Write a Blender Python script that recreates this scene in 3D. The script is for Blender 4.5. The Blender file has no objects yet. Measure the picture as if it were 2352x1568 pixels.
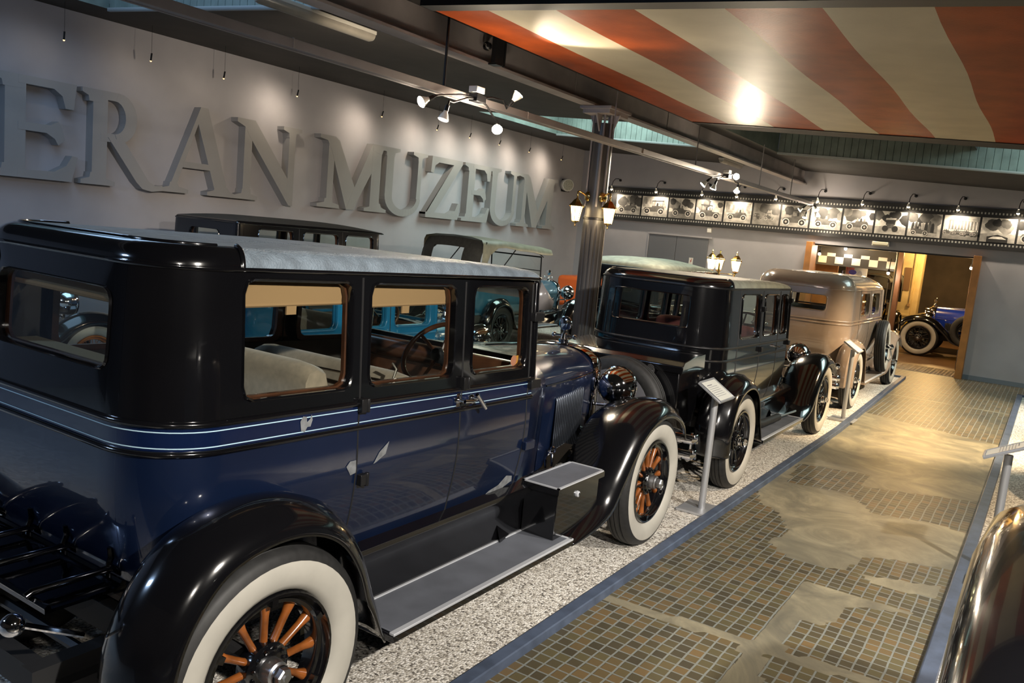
import bpy, bmesh, math, random
from math import sin, cos, pi, radians as R, sqrt, atan2
from mathutils import Vector as V, Matrix
random.seed(7)
S = bpy.context.scene
COL = S.collection
# ------------------------------------------------------------ camera
CAMZ = 2.15
def cam_axes(yaw, pitch, roll):
    cy, sy, cp, sp = cos(yaw), sin(yaw), cos(pitch), sin(pitch)
    f = V((sy*cp, cy*cp, -sp)); r = V((cy, -sy, 0)); u = r.cross(f)
    c, s = cos(roll), sin(roll)
    return c*r + s*u, -s*r + c*u, f
ax, ay, af = cam_axes(R(-32.57), R(7.707), R(5.363))
cd = bpy.data.cameras.new('camera'); cam = bpy.data.objects.new('camera', cd); COL.objects.link(cam)
cam.matrix_world = Matrix(((ax.x, ay.x, -af.x, 0), (ax.y, ay.y, -af.y, 0), (ax.z, ay.z, -af.z, CAMZ), (0, 0, 0, 1)))
cd.sensor_width = 36; cd.lens = 36*1916.4/2352; cd.clip_start = .05; cd.clip_end = 100
S.camera = cam
# ------------------------------------------------------------ world and exposure
w = bpy.data.worlds.new('world'); S.world = w; w.use_nodes = True
w.node_tree.nodes['Background'].inputs[0].default_value = (.5, .6, .8, 1)
w.node_tree.nodes['Background'].inputs[1].default_value = .3
S.view_settings.view_transform = 'Standard'; S.view_settings.look = 'None'
S.view_settings.gamma = 1; S.view_settings.use_curve_mapping = False
S.view_settings.exposure = 0.6
try:
    S.cycles.use_denoising = True
    S.cycles.max_bounces = 8; S.cycles.sample_clamp_indirect = 4; S.cycles.blur_glossy = .3
    S.cycles.caustics_reflective = False; S.cycles.caustics_refractive = False
except Exception: pass
# ------------------------------------------------------------ lights of the hall
def kelvin(k):
    return {'warm': (1, .74, .45), 'halo': (1, .83, .62), 'neutral': (1, .93, .84), 'cool': (.45, .66, 1), 'sky': (.72, .95, .9), 'amber': (1, .6, .22)}[k]
def spot(loc, target, power, ang=70, col='halo', blend=.6, rad=.05, name='spot'):
    l = bpy.data.lights.new(name, 'SPOT'); l.energy = power; l.spot_size = R(ang); l.spot_blend = blend
    l.color = kelvin(col); l.shadow_soft_size = rad
    o = bpy.data.objects.new(name, l); COL.objects.link(o); o.location = loc
    o.rotation_euler = (V(target)-V(loc)).to_track_quat('-Z', 'Y').to_euler()
    return o
def point(loc, power, col='warm', rad=.05, name='bulb'):
    l = bpy.data.lights.new(name, 'POINT'); l.energy = power; l.color = kelvin(col); l.shadow_soft_size = rad
    o = bpy.data.objects.new(name, l); COL.objects.link(o); o.location = loc
    return o
def area(loc, target, power, sx, sy, col='cool', name='area'):
    l = bpy.data.lights.new(name, 'AREA'); l.shape = 'RECTANGLE'; l.size = sx; l.size_y = sy; l.energy = power; l.color = kelvin(col)
    o = bpy.data.objects.new(name, l); COL.objects.link(o); o.location = loc
    o.rotation_euler = (V(target)-V(loc)).to_track_quat('-Z', 'Y').to_euler()
    return o
# daylight through the roof lights (the shafts in the ceiling), and one added fill lamp
SHAFTS = [(-9.6, -5.2, 2.9, 5.75), (-9.3, -6.15, 12.7, 15.55), (-4.6, 3.4, 12.7, 15.55)]
area((-7.4, 4.3, 4.95), (-7.4, 4.3, 0), 38, 4.0, 2.2, 'cool', 'daylight_and_fill')
area((-7.6, 14.1, 4.9), (-7.6, 14.1, 0), 110, 2.6, 2.2, 'sky', 'daylight_and_fill')
area((1.0, 14.1, 4.4), (1.0, 14.1, 0), 90, 3.0, 2.2, 'sky', 'daylight_and_fill')
area((-6.0, -2.2, 3.7), (-6.5, 1.0, .5), 70, 1.4, .3, 'cool', 'daylight_and_fill')  # added fill lamp behind the camera, no roof light there
# unseen spots added above the right-hand row to light gravel and aisle
ADDED_SPOTS = []
for loc, tgt, p, a, c in [((1.6, 1.5, 3.45), (-2.1, 3.9, 0), 1150, 80, 'neutral'), ((1.6, 5.0, 3.45), (-1.9, 6.2, 0), 720, 75, 'neutral'),
                          ((1.2, 8.2, 3.34), (-1.6, 8.8, 0), 380, 70, 'warm'), ((.9, 11.2, 3.4), (-1.5, 12.0, 0), 1900, 62, 'warm'),
                          ((1.0, 15.0, 3.4), (-1.8, 14.8, 0), 850, 75, 'halo'), ((1.6, -1.0, 3.45), (-2.6, 2.2, .6), 200, 70, 'neutral')]:
    spot(loc, tgt, p, a, c, .7, .06, 'added_spot'); ADDED_SPOTS.append((loc, tgt))

# ------------------------------------------------------------ materials
MATS = {}
def nt(name):
    m = bpy.data.materials.new(name); m.use_nodes = True
    return m, m.node_tree.nodes, m.node_tree.links, m.node_tree.nodes['Principled BSDF']
def setp(b, **k):
    mp = dict(rough='Roughness', metal='Metallic', coat='Coat Weight', coatr='Coat Roughness', spec='Specular IOR Level', trans='Transmission Weight', ior='IOR', alpha='Alpha', sheen='Sheen Weight')
    for a, v in k.items():
        b.inputs[mp[a]].default_value = v
def mat(name, col, rough=.5, metal=0, noise=0, nscale=8, bump=0, bscale=40, var=None, emis=None, es=0, **k):
    if name in MATS: return MATS[name]
    m, n, l, b = nt(name)
    b.inputs['Base Color'].default_value = (*col, 1)
    setp(b, rough=rough, metal=metal, **k)
    if noise:
        tx = n.new('ShaderNodeTexNoise'); tx.inputs['Scale'].default_value = nscale; tx.inputs['Detail'].default_value = 5
        tc = n.new('ShaderNodeTexCoord'); l.new(tc.outputs['Object'], tx.inputs['Vector'])
        mx = n.new('ShaderNodeMix'); mx.data_type = 'RGBA'
        c2 = var if var else tuple(c*(1-noise) for c in col)
        mx.inputs[6].default_value = (*col, 1); mx.inputs[7].default_value = (*c2, 1)
        cr = n.new('ShaderNodeMapRange'); cr.inputs[1].default_value = .35; cr.inputs[2].default_value = .65
        l.new(tx.outputs['Fac'], cr.inputs[0]); l.new(cr.outputs[0], mx.inputs[0]); l.new(mx.outputs[2], b.inputs['Base Color'])
    if bump:
        tx = n.new('ShaderNodeTexNoise'); tx.inputs['Scale'].default_value = bscale; tx.inputs['Detail'].default_value = 4
        tc = n.new('ShaderNodeTexCoord'); l.new(tc.outputs['Object'], tx.inputs['Vector'])
        bp = n.new('ShaderNodeBump'); bp.inputs['Strength'].default_value = bump; bp.inputs['Distance'].default_value = .02
        l.new(tx.outputs['Fac'], bp.inputs['Height']); l.new(bp.outputs[0], b.inputs['Normal'])
    if emis:
        b.inputs['Emission Color'].default_value = (*emis, 1); b.inputs['Emission Strength'].default_value = es
    MATS[name] = m
    return m
def paint(name, col, rough=.25, coat=1.0):
    return mat(name, col, rough, 0, coat=coat, coatr=.04, noise=.25, nscale=2)
def glassmat(name='window_glass', tint=(.9, .95, .93), refl=.12):
    if name in MATS: return MATS[name]
    m = bpy.data.materials.new(name); m.use_nodes = True; n = m.node_tree.nodes; l = m.node_tree.links
    n.remove(n['Principled BSDF']); out = n['Material Output']
    t = n.new('ShaderNodeBsdfTransparent'); t.inputs[0].default_value = (*tint, 1)
    g = n.new('ShaderNodeBsdfGlossy'); g.inputs['Roughness'].default_value = .02
    lw = n.new('ShaderNodeLayerWeight'); lw.inputs[0].default_value = .5
    pw = n.new('ShaderNodeMath'); pw.operation = 'POWER'; pw.inputs[1].default_value = 4; l.new(lw.outputs['Facing'], pw.inputs[0])
    fr = n.new('ShaderNodeMath'); fr.operation = 'MULTIPLY_ADD'; fr.inputs[1].default_value = .85; fr.inputs[2].default_value = .06; l.new(pw.outputs[0], fr.inputs[0])
    mx = n.new('ShaderNodeMixShader')
    l.new(fr.outputs[0], mx.inputs[0]); l.new(t.outputs[0], mx.inputs[1]); l.new(g.outputs[0], mx.inputs[2]); l.new(mx.outputs[0], out.inputs[0])
    MATS[name] = m; return m
black = paint('black_paint', (.004, .004, .005), .15)
blue = mat('midnight_blue_paint', (.006, .015, .05), .32, .45, coat=1, coatr=.04, noise=.25, nscale=2)
belt_blue = paint('belt_blue_paint', (.004, .011, .045), .2)
tan = paint('taupe_paint', (.33, .25, .19), .25)
turq = paint('turquoise_paint', (.012, .16, .33), .25)
cream = paint('cream_paint', (.55, .5, .38), .3)
skyb = paint('dull_blue_paint', (.03, .14, .22), .35)
royal = paint('royal_blue_paint', (.008, .035, .36), .25)
red = paint('red_paint', (.5, .03, .015), .25)
yellow = paint('yellow_paint', (.8, .5, .03), .3)
chrome = mat('chrome', (.8, .8, .82), .06, 1)
brass = mat('brass', (.75, .5, .18), .2, 1)
steel = mat('brushed_steel', (.55, .56, .58), .35, 1)
alu = mat('silver_powder_coat', (.5, .51, .53), .4, .6)
rubber = mat('tyre_rubber', (.018, .018, .018), .6, noise=.4, nscale=30)
white_r = mat('whitewall_rubber', (.44, .42, .37), .45, noise=.12, nscale=6)
woodsp = mat('varnished_spoke_wood', (.3, .09, .018), .3, coat=.6, coatr=.1, noise=.5, nscale=12)
wooddark = mat('window_wood', (.07, .024, .01), .35, coat=.4, noise=.4, nscale=15)
fabric_roof = mat('grey_roof_fabric', (.20, .25, .30), .6, noise=.35, nscale=14, bump=.5, bscale=120)
fabric_gg = mat('grey_green_roof_fabric', (.36, .38, .31), .65, noise=.3, nscale=9, bump=.3, bscale=90)
fabric_dk = mat('dark_canvas', (.045, .045, .04), .7, noise=.3, nscale=20, bump=.3, bscale=90)
fabric_olive = mat('shiny_olive_canvas', (.2, .19, .14), .4, noise=.3, nscale=7)
seatc = mat('taupe_upholstery', (.26, .2, .14), .9, noise=.2, nscale=30, sheen=.3)
headl = mat('tan_headliner', (.30, .175, .08), .9)
dashm = mat('dash_wood', (.10, .04, .02), .3, coat=.5, noise=.4, nscale=10)
matte_black = mat('matte_black', (.012, .012, .013), .6)
dark_metal = mat('dark_metal', (.02, .02, .022), .35, .5)
rbmat = mat('running_board_rubber', (.13, .14, .165), .55, noise=.25, nscale=5)
strip_m = mat('aluminium_edging', (.62, .64, .68), .35, .35)
pin = mat('pale_pinstripe', (.45, .65, .75), .4)
glass = glassmat()
lensm = mat('headlamp_lens', (.5, .5, .5), .1, .0, trans=.5)
wallg = mat('grey_wall_paint', (.40, .39, .42), .75, noise=.12, nscale=1.5)
letterm = mat('grey_letter_paint', (.30, .295, .295), .7, noise=.08, nscale=2)
beamm = mat('grey_beam_paint', (.42, .38, .38), .55, noise=.2, nscale=3)
ceilm = mat('dark_ceiling_board', (.035, .031, .029), .8, noise=.3, nscale=2, bump=.1, bscale=6)
pipem = mat('painted_conduit', (.32, .29, .29), .5, noise=.15, nscale=4)
kerbm = mat('blue_grey_kerb_paint', (.08, .105, .16), .45, noise=.35, nscale=9)
woodor = mat('orange_door_wood', (.45, .19, .05), .45, noise=.3, nscale=4)
whitep = mat('white_plastic', (.75, .74, .7), .4)
creamw = mat('cream_plaster', (.6, .48, .25), .8, noise=.25, nscale=3)
def emit(name, col, s):
    if name in MATS: return MATS[name]
    return mat(name, (.8, .8, .8), .5, emis=col, es=s)
bulb = emit('lit_bulb_face', (1, .86, .66), 40)
bulb_dim = emit('lit_small_bulb', (1, .8, .55), 25)
bulb_soft = emit('lit_lantern_glass', (1, .78, .42), 9)
bulb_wh = emit('pearl_bulb', (1, .9, .8), 1.2)

# ------------------------------------------------------------ mesh builder
class MB:
    def __init__(s): s.v = []; s.f = []; s.m = []
    def add(s, vs, fs, mi=0):
        b = len(s.v); s.v += [tuple(p) for p in vs]
        for f in fs: s.f.append([b+i for i in f]); s.m.append(mi)
        return s
    def box(s, c, d, mi=0, rot=None):
        x, y, z = d[0]/2, d[1]/2, d[2]/2
        vs = [V((i*x, j*y, k*z)) for i in (-1, 1) for j in (-1, 1) for k in (-1, 1)]
        if rot is not None: vs = [rot @ p for p in vs]
        vs = [p+V(c) for p in vs]
        return s.add(vs, [(0, 1, 3, 2), (4, 6, 7, 5), (0, 4, 5, 1), (2, 3, 7, 6), (0, 2, 6, 4), (1, 5, 7, 3)], mi)
    def box2(s, a, b, mi=0):
        return s.box([(a[i]+b[i])/2 for i in range(3)], [abs(b[i]-a[i]) for i in range(3)], mi)
    def tube(s, pts, r, n=8, mi=0, cap=True, rs=None):
        pts = [V(p) for p in pts]; N = len(pts); vs = []
        t0 = (pts[1]-pts[0]).normalized(); u = t0.orthogonal().normalized()
        for i, p in enumerate(pts):
            t = (pts[min(i+1, N-1)]-pts[max(i-1, 0)]).normalized()
            u = (u - t*u.dot(t));
            u = u.normalized() if u.length > 1e-6 else t.orthogonal().normalized()
            wv = t.cross(u); rr = rs[i] if rs else r
            for k in range(n):
                a = 2*pi*k/n; vs.append(p+u*cos(a)*rr+wv*sin(a)*rr)
        fs = [(i*n+k, i*n+(k+1) % n, (i+1)*n+(k+1) % n, (i+1)*n+k) for i in range(N-1) for k in range(n)]
        if cap: fs += [list(range(n))[::-1], [(N-1)*n+k for k in range(n)]]
        return s.add(vs, fs, mi)
    def lathe(s, prof, c=(0, 0, 0), axis=(0, 0, 1), n=24, mi=0, cap=False):
        a = V(axis).normalized(); u = a.orthogonal().normalized(); wv = a.cross(u); c = V(c); vs = []
        for r, h in prof:
            for k in range(n):
                t = 2*pi*k/n; vs.append(c+a*h+(u*cos(t)+wv*sin(t))*r)
        m = len(prof)
        fs = [(i*n+k, i*n+(k+1) % n, (i+1)*n+(k+1) % n, (i+1)*n+k) for i in range(m-1) for k in range(n)]
        if cap: fs += [list(range(n))[::-1], [(m-1)*n+k for k in range(n)]]
        return s.add(vs, fs, mi)
    def grid(s, rows, mi=0, close=False):
        n = len(rows[0]); vs = [p for r in rows for p in r]
        fs = [(i*n+k, i*n+(k+1) % n, (i+1)*n+(k+1) % n, (i+1)*n+k) for i in range(len(rows)-1) for k in range(n if close else n-1)]
        return s.add(vs, fs, mi)
    def prism(s, outline, fn, d0, d1, mi=0):
        n = len(outline); a = [fn(p[0], p[1], d0) for p in outline]; b = [fn(p[0], p[1], d1) for p in outline]
        fs = [list(range(n))[::-1], [n+k for k in range(n)]] + [(k, (k+1) % n, n+(k+1) % n, n+k) for k in range(n)]
        return s.add(a+b, fs, mi)
    def sphere(s, c, r, mi=0, n=16, sc=(1, 1, 1)):
        prof = [(max(1e-4, r*sin(pi*i/8)), -r*cos(pi*i/8)) for i in range(9)]
        b = len(s.v); s.lathe(prof, (0, 0, 0), (0, 0, 1), n, mi)
        for i in range(b, len(s.v)):
            p = s.v[i]; s.v[i] = (p[0]*sc[0]+c[0], p[1]*sc[1]+c[1], p[2]*sc[2]+c[2])
        return s
    def build(s, name, mats, parent=None, smooth=35, bevel=0, solid=0, merge=True, recalc=True):
        me = bpy.data.meshes.new(name)
        me.from_pydata(s.v, [], s.f)
        if not isinstance(mats, (list, tuple)): mats = [mats]
        for m in mats: me.materials.append(m)
        for i, p in enumerate(me.polygons): p.material_index = s.m[i]
        bm = bmesh.new(); bm.from_mesh(me)
        if merge: bmesh.ops.remove_doubles(bm, verts=bm.verts, dist=1e-5)
        if recalc: bmesh.ops.recalc_face_normals(bm, faces=bm.faces)
        bm.to_mesh(me); bm.free()
        me.shade_smooth()
        if smooth: me.set_sharp_from_angle(angle=R(smooth))
        o = bpy.data.objects.new(name, me); COL.objects.link(o)
        if parent: o.parent = parent
        if solid:
            md = o.modifiers.new('s', 'SOLIDIFY'); md.thickness = solid; md.offset = -1
        if bevel:
            md = o.modifiers.new('b', 'BEVEL'); md.width = bevel; md.segments = 2; md.limit_method = 'ANGLE'; md.angle_limit = R(40)
        return o
def tag(o, label=None, cat=None, group=None, kind=None):
    if label: o['label'] = label
    if cat: o['category'] = cat
    if group: o['group'] = group
    if kind: o['kind'] = kind
    return o
def empty(name, loc, label, cat, rz=0, group=None):
    o = bpy.data.objects.new(name, None); COL.objects.link(o); o.location = loc; o.rotation_euler = (0, 0, rz); o.empty_display_size = .1
    return tag(o, label, cat, group)
def kids(o): return [c for c in bpy.data.objects if c.parent == o]
def copy_tree(o, parent=None):
    c = o.copy(); COL.objects.link(c); c.parent = parent
    for ch in kids(o): copy_tree(ch, c)
    return c
def struct(o): o['kind'] = 'structure'; return o

# ------------------------------------------------------------ wheel
WCACHE = {}
def wheel(parent, loc, r, side, style='wood', ww=True, tag_tread=False):
    """tyre centred on its outer side plane; x outward"""
    key = (style, ww, round(r, 3))
    if key in WCACHE:
        src = WCACHE[key]; o = src.copy(); COL.objects.link(o)
        for ch in kids(src):
            c = ch.copy(); COL.objects.link(c); c.parent = o
    else:
        k = r/.465; m = MB()
        T = [(.30, -.12), (.32, -.155), (.36, -.17), (.41, -.175), (.44, -.165), (.458, -.15), (.463, -.13), (.455, -.125), (.465, -.115), (.465, -.095), (.457, -.09), (.465, -.085), (.465, -.06), (.455, -.055), (.461, -.045), (.452, -.02), (.44, -.008), (.415, .0)]
        m.lathe([(a*k, b*k) for a, b in T], axis=(1, 0, 0), n=56)
        o = m.build('wheel', rubber, None, 50)
        m = MB(); m.lathe([(a*k, b*k) for a, b in [(.415, .0), (.40, .004), (.37, .005), (.33, -.002), (.305, -.02), (.298, -.035), (.29, -.05)]], axis=(1, 0, 0), n=56)
        m.build('whitewall' if ww else 'sidewall', white_r if ww else rubber, o, 60)
        rimm = black if style != 'wire' else mat('orange_rim', (.5, .16, .03), .35)
        m = MB(); m.lathe([(a*k, b*k) for a, b in [(.298, -.03), (.292, -.012), (.282, -.012), (.278, -.03), (.27, -.045), (.262, -.04), (.248, -.042), (.242, -.055), (.242, -.11), (.27, -.12), (.30, -.13)]], axis=(1, 0, 0), n=48)
        if style == 'wood':
            for i in range(6):
                a = 2*pi*(i+.5)/6; m.box((-.035*k, .262*k*cos(a), .262*k*sin(a)), (.03*k, .028*k, .028*k), 0, Matrix.Rotation(a, 3, 'X'))
        m.build('rim', rimm, o, 40)
        if style in ('wood', 'dark'):
            sm = woodsp if style == 'wood' else black; first = None
            for i in range(12):
                a = 2*pi*i/12
                if first is None:
                    m = MB(); rows = []
                    for rr, hw, dx in [(.07, .02, .02), (.10, .014, .018), (.15, .0135, .017), (.20, .015, .018), (.243, .024, .02)]:
                        rows.append([((-.075+dx*cos(t))*k, hw*sin(t)*k, rr*k) for t in [2*pi*q/10 for q in range(10)]])
                    m.grid(rows, 0, True); first = m.build('spoke', sm, o, 60)
                    sp = first
                else:
                    sp = first.copy(); COL.objects.link(sp); sp.parent = o
                sp.rotation_euler = (a, 0, 0)
        else:
            m = MB()
            for i in range(36):
                a = 2*pi*i/36; b = a+(.35 if i % 2 else -.35); x0 = -.01 if i % 4 < 2 else -.09
                m.tube([(x0*k, .04*k*cos(b), .04*k*sin(b)), (-.07*k, .265*k*cos(a), .265*k*sin(a))], .0035*k, 4, cap=False)
            m.build('spoke_lacing', mat('orange_rim', (.5, .16, .03), .35), o)
        m = MB(); m.lathe([(a*k, b*k) for a, b in [(.001, -.11), (.09, -.11), (.10, -.07), (.098, -.045), (.085, -.038), (.05, -.034), (.045, -.02), (.04, -.015)]], axis=(1, 0, 0), n=32)
        for i in range(12):
            a = 2*pi*(i+.5)/12; m.lathe([(.009*k, -.04*k), (.009*k, -.026*k), (.001, -.024*k)], (0, .078*k*cos(a), .078*k*sin(a)), (1, 0, 0), 6)
        m.build('hub', black if style != 'wire' else dark_metal, o, 40)
        m = MB(); m.lathe([(a*k, b*k) for a, b in [(.05, -.04), (.05, -.01), (.046, .0), (.046, .012), (.038, .018), (.038, .026)]], axis=(1, 0, 0), n=28)
        m.lathe([(a*k, b*k) for a, b in [(.036, .02), (.034, .05), (.028, .056), (.014, .056), (.012, .06), (.001, .06)]], axis=(1, 0, 0), n=6)
        m.build('hub_cap', steel if style != 'dark' else chrome, o, 30)
        WCACHE[key] = o
    o.parent = parent; o.location = loc; o.rotation_euler = (0, 0, 0 if side > 0 else pi)
    return o

# ------------------------------------------------------------ body shell with window openings
def frange(a, b, step):
    n = max(1, int(math.ceil((b-a)/step - 1e-6))); return [a+(b-a)*i/n for i in range(n+1)]
def shell(P):
    """returns outline function and cell meshing for a closed car body"""
    w_, yr, yf, rc = P['w'], P['yr'], P['yf'], P['rc']
    L1 = yf-(yr+rc); L2 = rc*pi/2; L3 = 2*(w_-rc)
    tot = 2*(L1+L2)+L3
    def base(u):
        if u <= L1: return (w_, yf-u, 1, 0)
        u -= L1
        if u <= L2: a = u/rc; return (w_-rc+rc*cos(a), yr+rc-rc*sin(a), cos(a), -sin(a))
        u -= L2
        if u <= L3: return (w_-rc-u, yr, 0, -1)
        u -= L3
        if u <= L2: a = u/rc; return (-w_+rc-rc*sin(a), yr+rc-rc*cos(a), -sin(a), -cos(a))
        u -= L2
        return (-w_, yr+rc+u, -1, 0)
    def off(z, ny):
        o = 0
        if z > P['zu']: o -= (z-P['zu'])*.05
        if z < P['zl']:
            t = (P['zl']-z)/(P['zl']-P['zb']); o -= .05*t*t*(1+P.get('tuck', 1)*max(0, -ny))
            o += .012*sin(pi*min(1, t*1.2))
        return o
    def fmap(u, z, d=0):
        x, y, nx, ny = base(u); o = off(z, ny)+d
        # narrowing toward the windscreen
        t = max(0, min(1, (y-(yf-1.0))/1.0)); x *= 1-P.get('narrow', .0)*t*t
        return (x+nx*o, y+ny*o, z-P['drop']*y)
    return base, fmap, tot, (L1, L2, L3)
def cellmesh(us, zs, fmap, mi, m):
    m.grid([[fmap(u, z) for u in us] for z in zs], mi)
def ring(us, zs, hole, rad):
    """outer boundary and inner rounded rectangle, same count"""
    u0, u1, z0, z1 = us[0], us[-1], zs[0], zs[-1]; a0, a1, b0, b1 = hole
    out = [(u, z0) for u in us] + [(u1, z) for z in zs[1:]] + [(u, z1) for u in us[::-1][1:]] + [(u0, z) for z in zs[::-1][1:-1]]
    inn = []
    for (u, z) in out:
        p = a0+(u-u0)/(u1-u0)*(a1-a0); q = b0+(z-z0)/(z1-z0)*(b1-b0)
        cx = min(max(p, a0+rad), a1-rad); cz = min(max(q, b0+rad), b1-rad)
        dx, dz = p-cx, q-cz
        if abs(dx) > 1e-9 and abs(dz) > 1e-9:
            dd = sqrt(dx*dx+dz*dz); p = cx+dx/dd*rad; q = cz+dz/dd*rad
        inn.append((p, q))
    return out, inn
def rrect(w_, y0, y1, r0, r1, n=8, m=10):
    """closed loop, constant count; r0 rear corners, r1 front corners"""
    pts = []
    def arc(cx, cy, r, a0): return [(cx+r*cos(a0+pi/2*i/n), cy+r*sin(a0+pi/2*i/n)) for i in range(n+1)]
    segs = [arc(w_-r1, y1-r1, r1, 0), arc(-w_+r1, y1-r1, r1, pi/2), arc(-w_+r0, y0+r0, r0, pi), arc(w_-r0, y0+r0, r0, 3*pi/2)]
    for i, sg in enumerate(segs):
        pts += sg; nx = segs[(i+1) % 4][0]; a = sg[-1]
        pts += [(a[0]+(nx[0]-a[0])*k/m, a[1]+(nx[1]-a[1])*k/m) for k in range(1, m)]
    return pts

def sweep_fender(root, name, path, prof, side, mats, taper=0, th=.006):
    """path: (y,z); prof: (x, offset along outward normal) from inner to outer edge"""
    P = [V((0, a, b)) for a, b in path]; N = len(P); rows = []
    # smooth path by Catmull-Rom
    pts = []
    for i in range(N-1):
        p0, p1, p2, p3 = P[max(i-1, 0)], P[i], P[i+1], P[min(i+2, N-1)]
        for k in range(6):
            t = k/6; pts.append(.5*((2*p1)+(-p0+p2)*t+(2*p0-5*p1+4*p2-p3)*t*t+(-p0+3*p1-3*p2+p3)*t**3))
    pts.append(P[-1])
    for i, p in enumerate(pts):
        t = (pts[min(i+1, len(pts)-1)]-pts[max(i-1, 0)]).normalized(); nrm = V((0, -t.z, t.y))
        u_ = i/(len(pts)-1); u_ = u_ if taper > 0 else 1-u_; tf = 1 if not taper else min(1, .3+u_*5)
        rows.append([(side*x, p.y+nrm.y*o*tf, p.z+nrm.z*o*tf) for x, o in prof])
    m = MB(); m.grid(rows)
    return m.build(name, mats, root, 60, solid=th)

def hood_loft(m, secs, mi=0, drop=0, nside=5, ntop=16):
    rows = []
    for (y, hw, zt, zsh, zb, hwb) in secs:
        row = []
        for k in range(nside): t = k/nside; row.append((hwb+(hw-hwb)*min(1, t*1.0), y, zb+(zsh-zb)*t))
        for k in range(ntop+1):
            a = pi*k/ntop; ex = .8
            row.append((hw*math.copysign(abs(cos(a))**ex, cos(a)), y, zsh+(zt-zsh)*abs(sin(a))**.9))
        for k in range(nside-1, -1, -1): t = k/nside; row.append((-(hwb+(hw-hwb)*t), y, zb+(zsh-zb)*t))
        rows.append(row)
    m.grid(rows, mi); return rows

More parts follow.
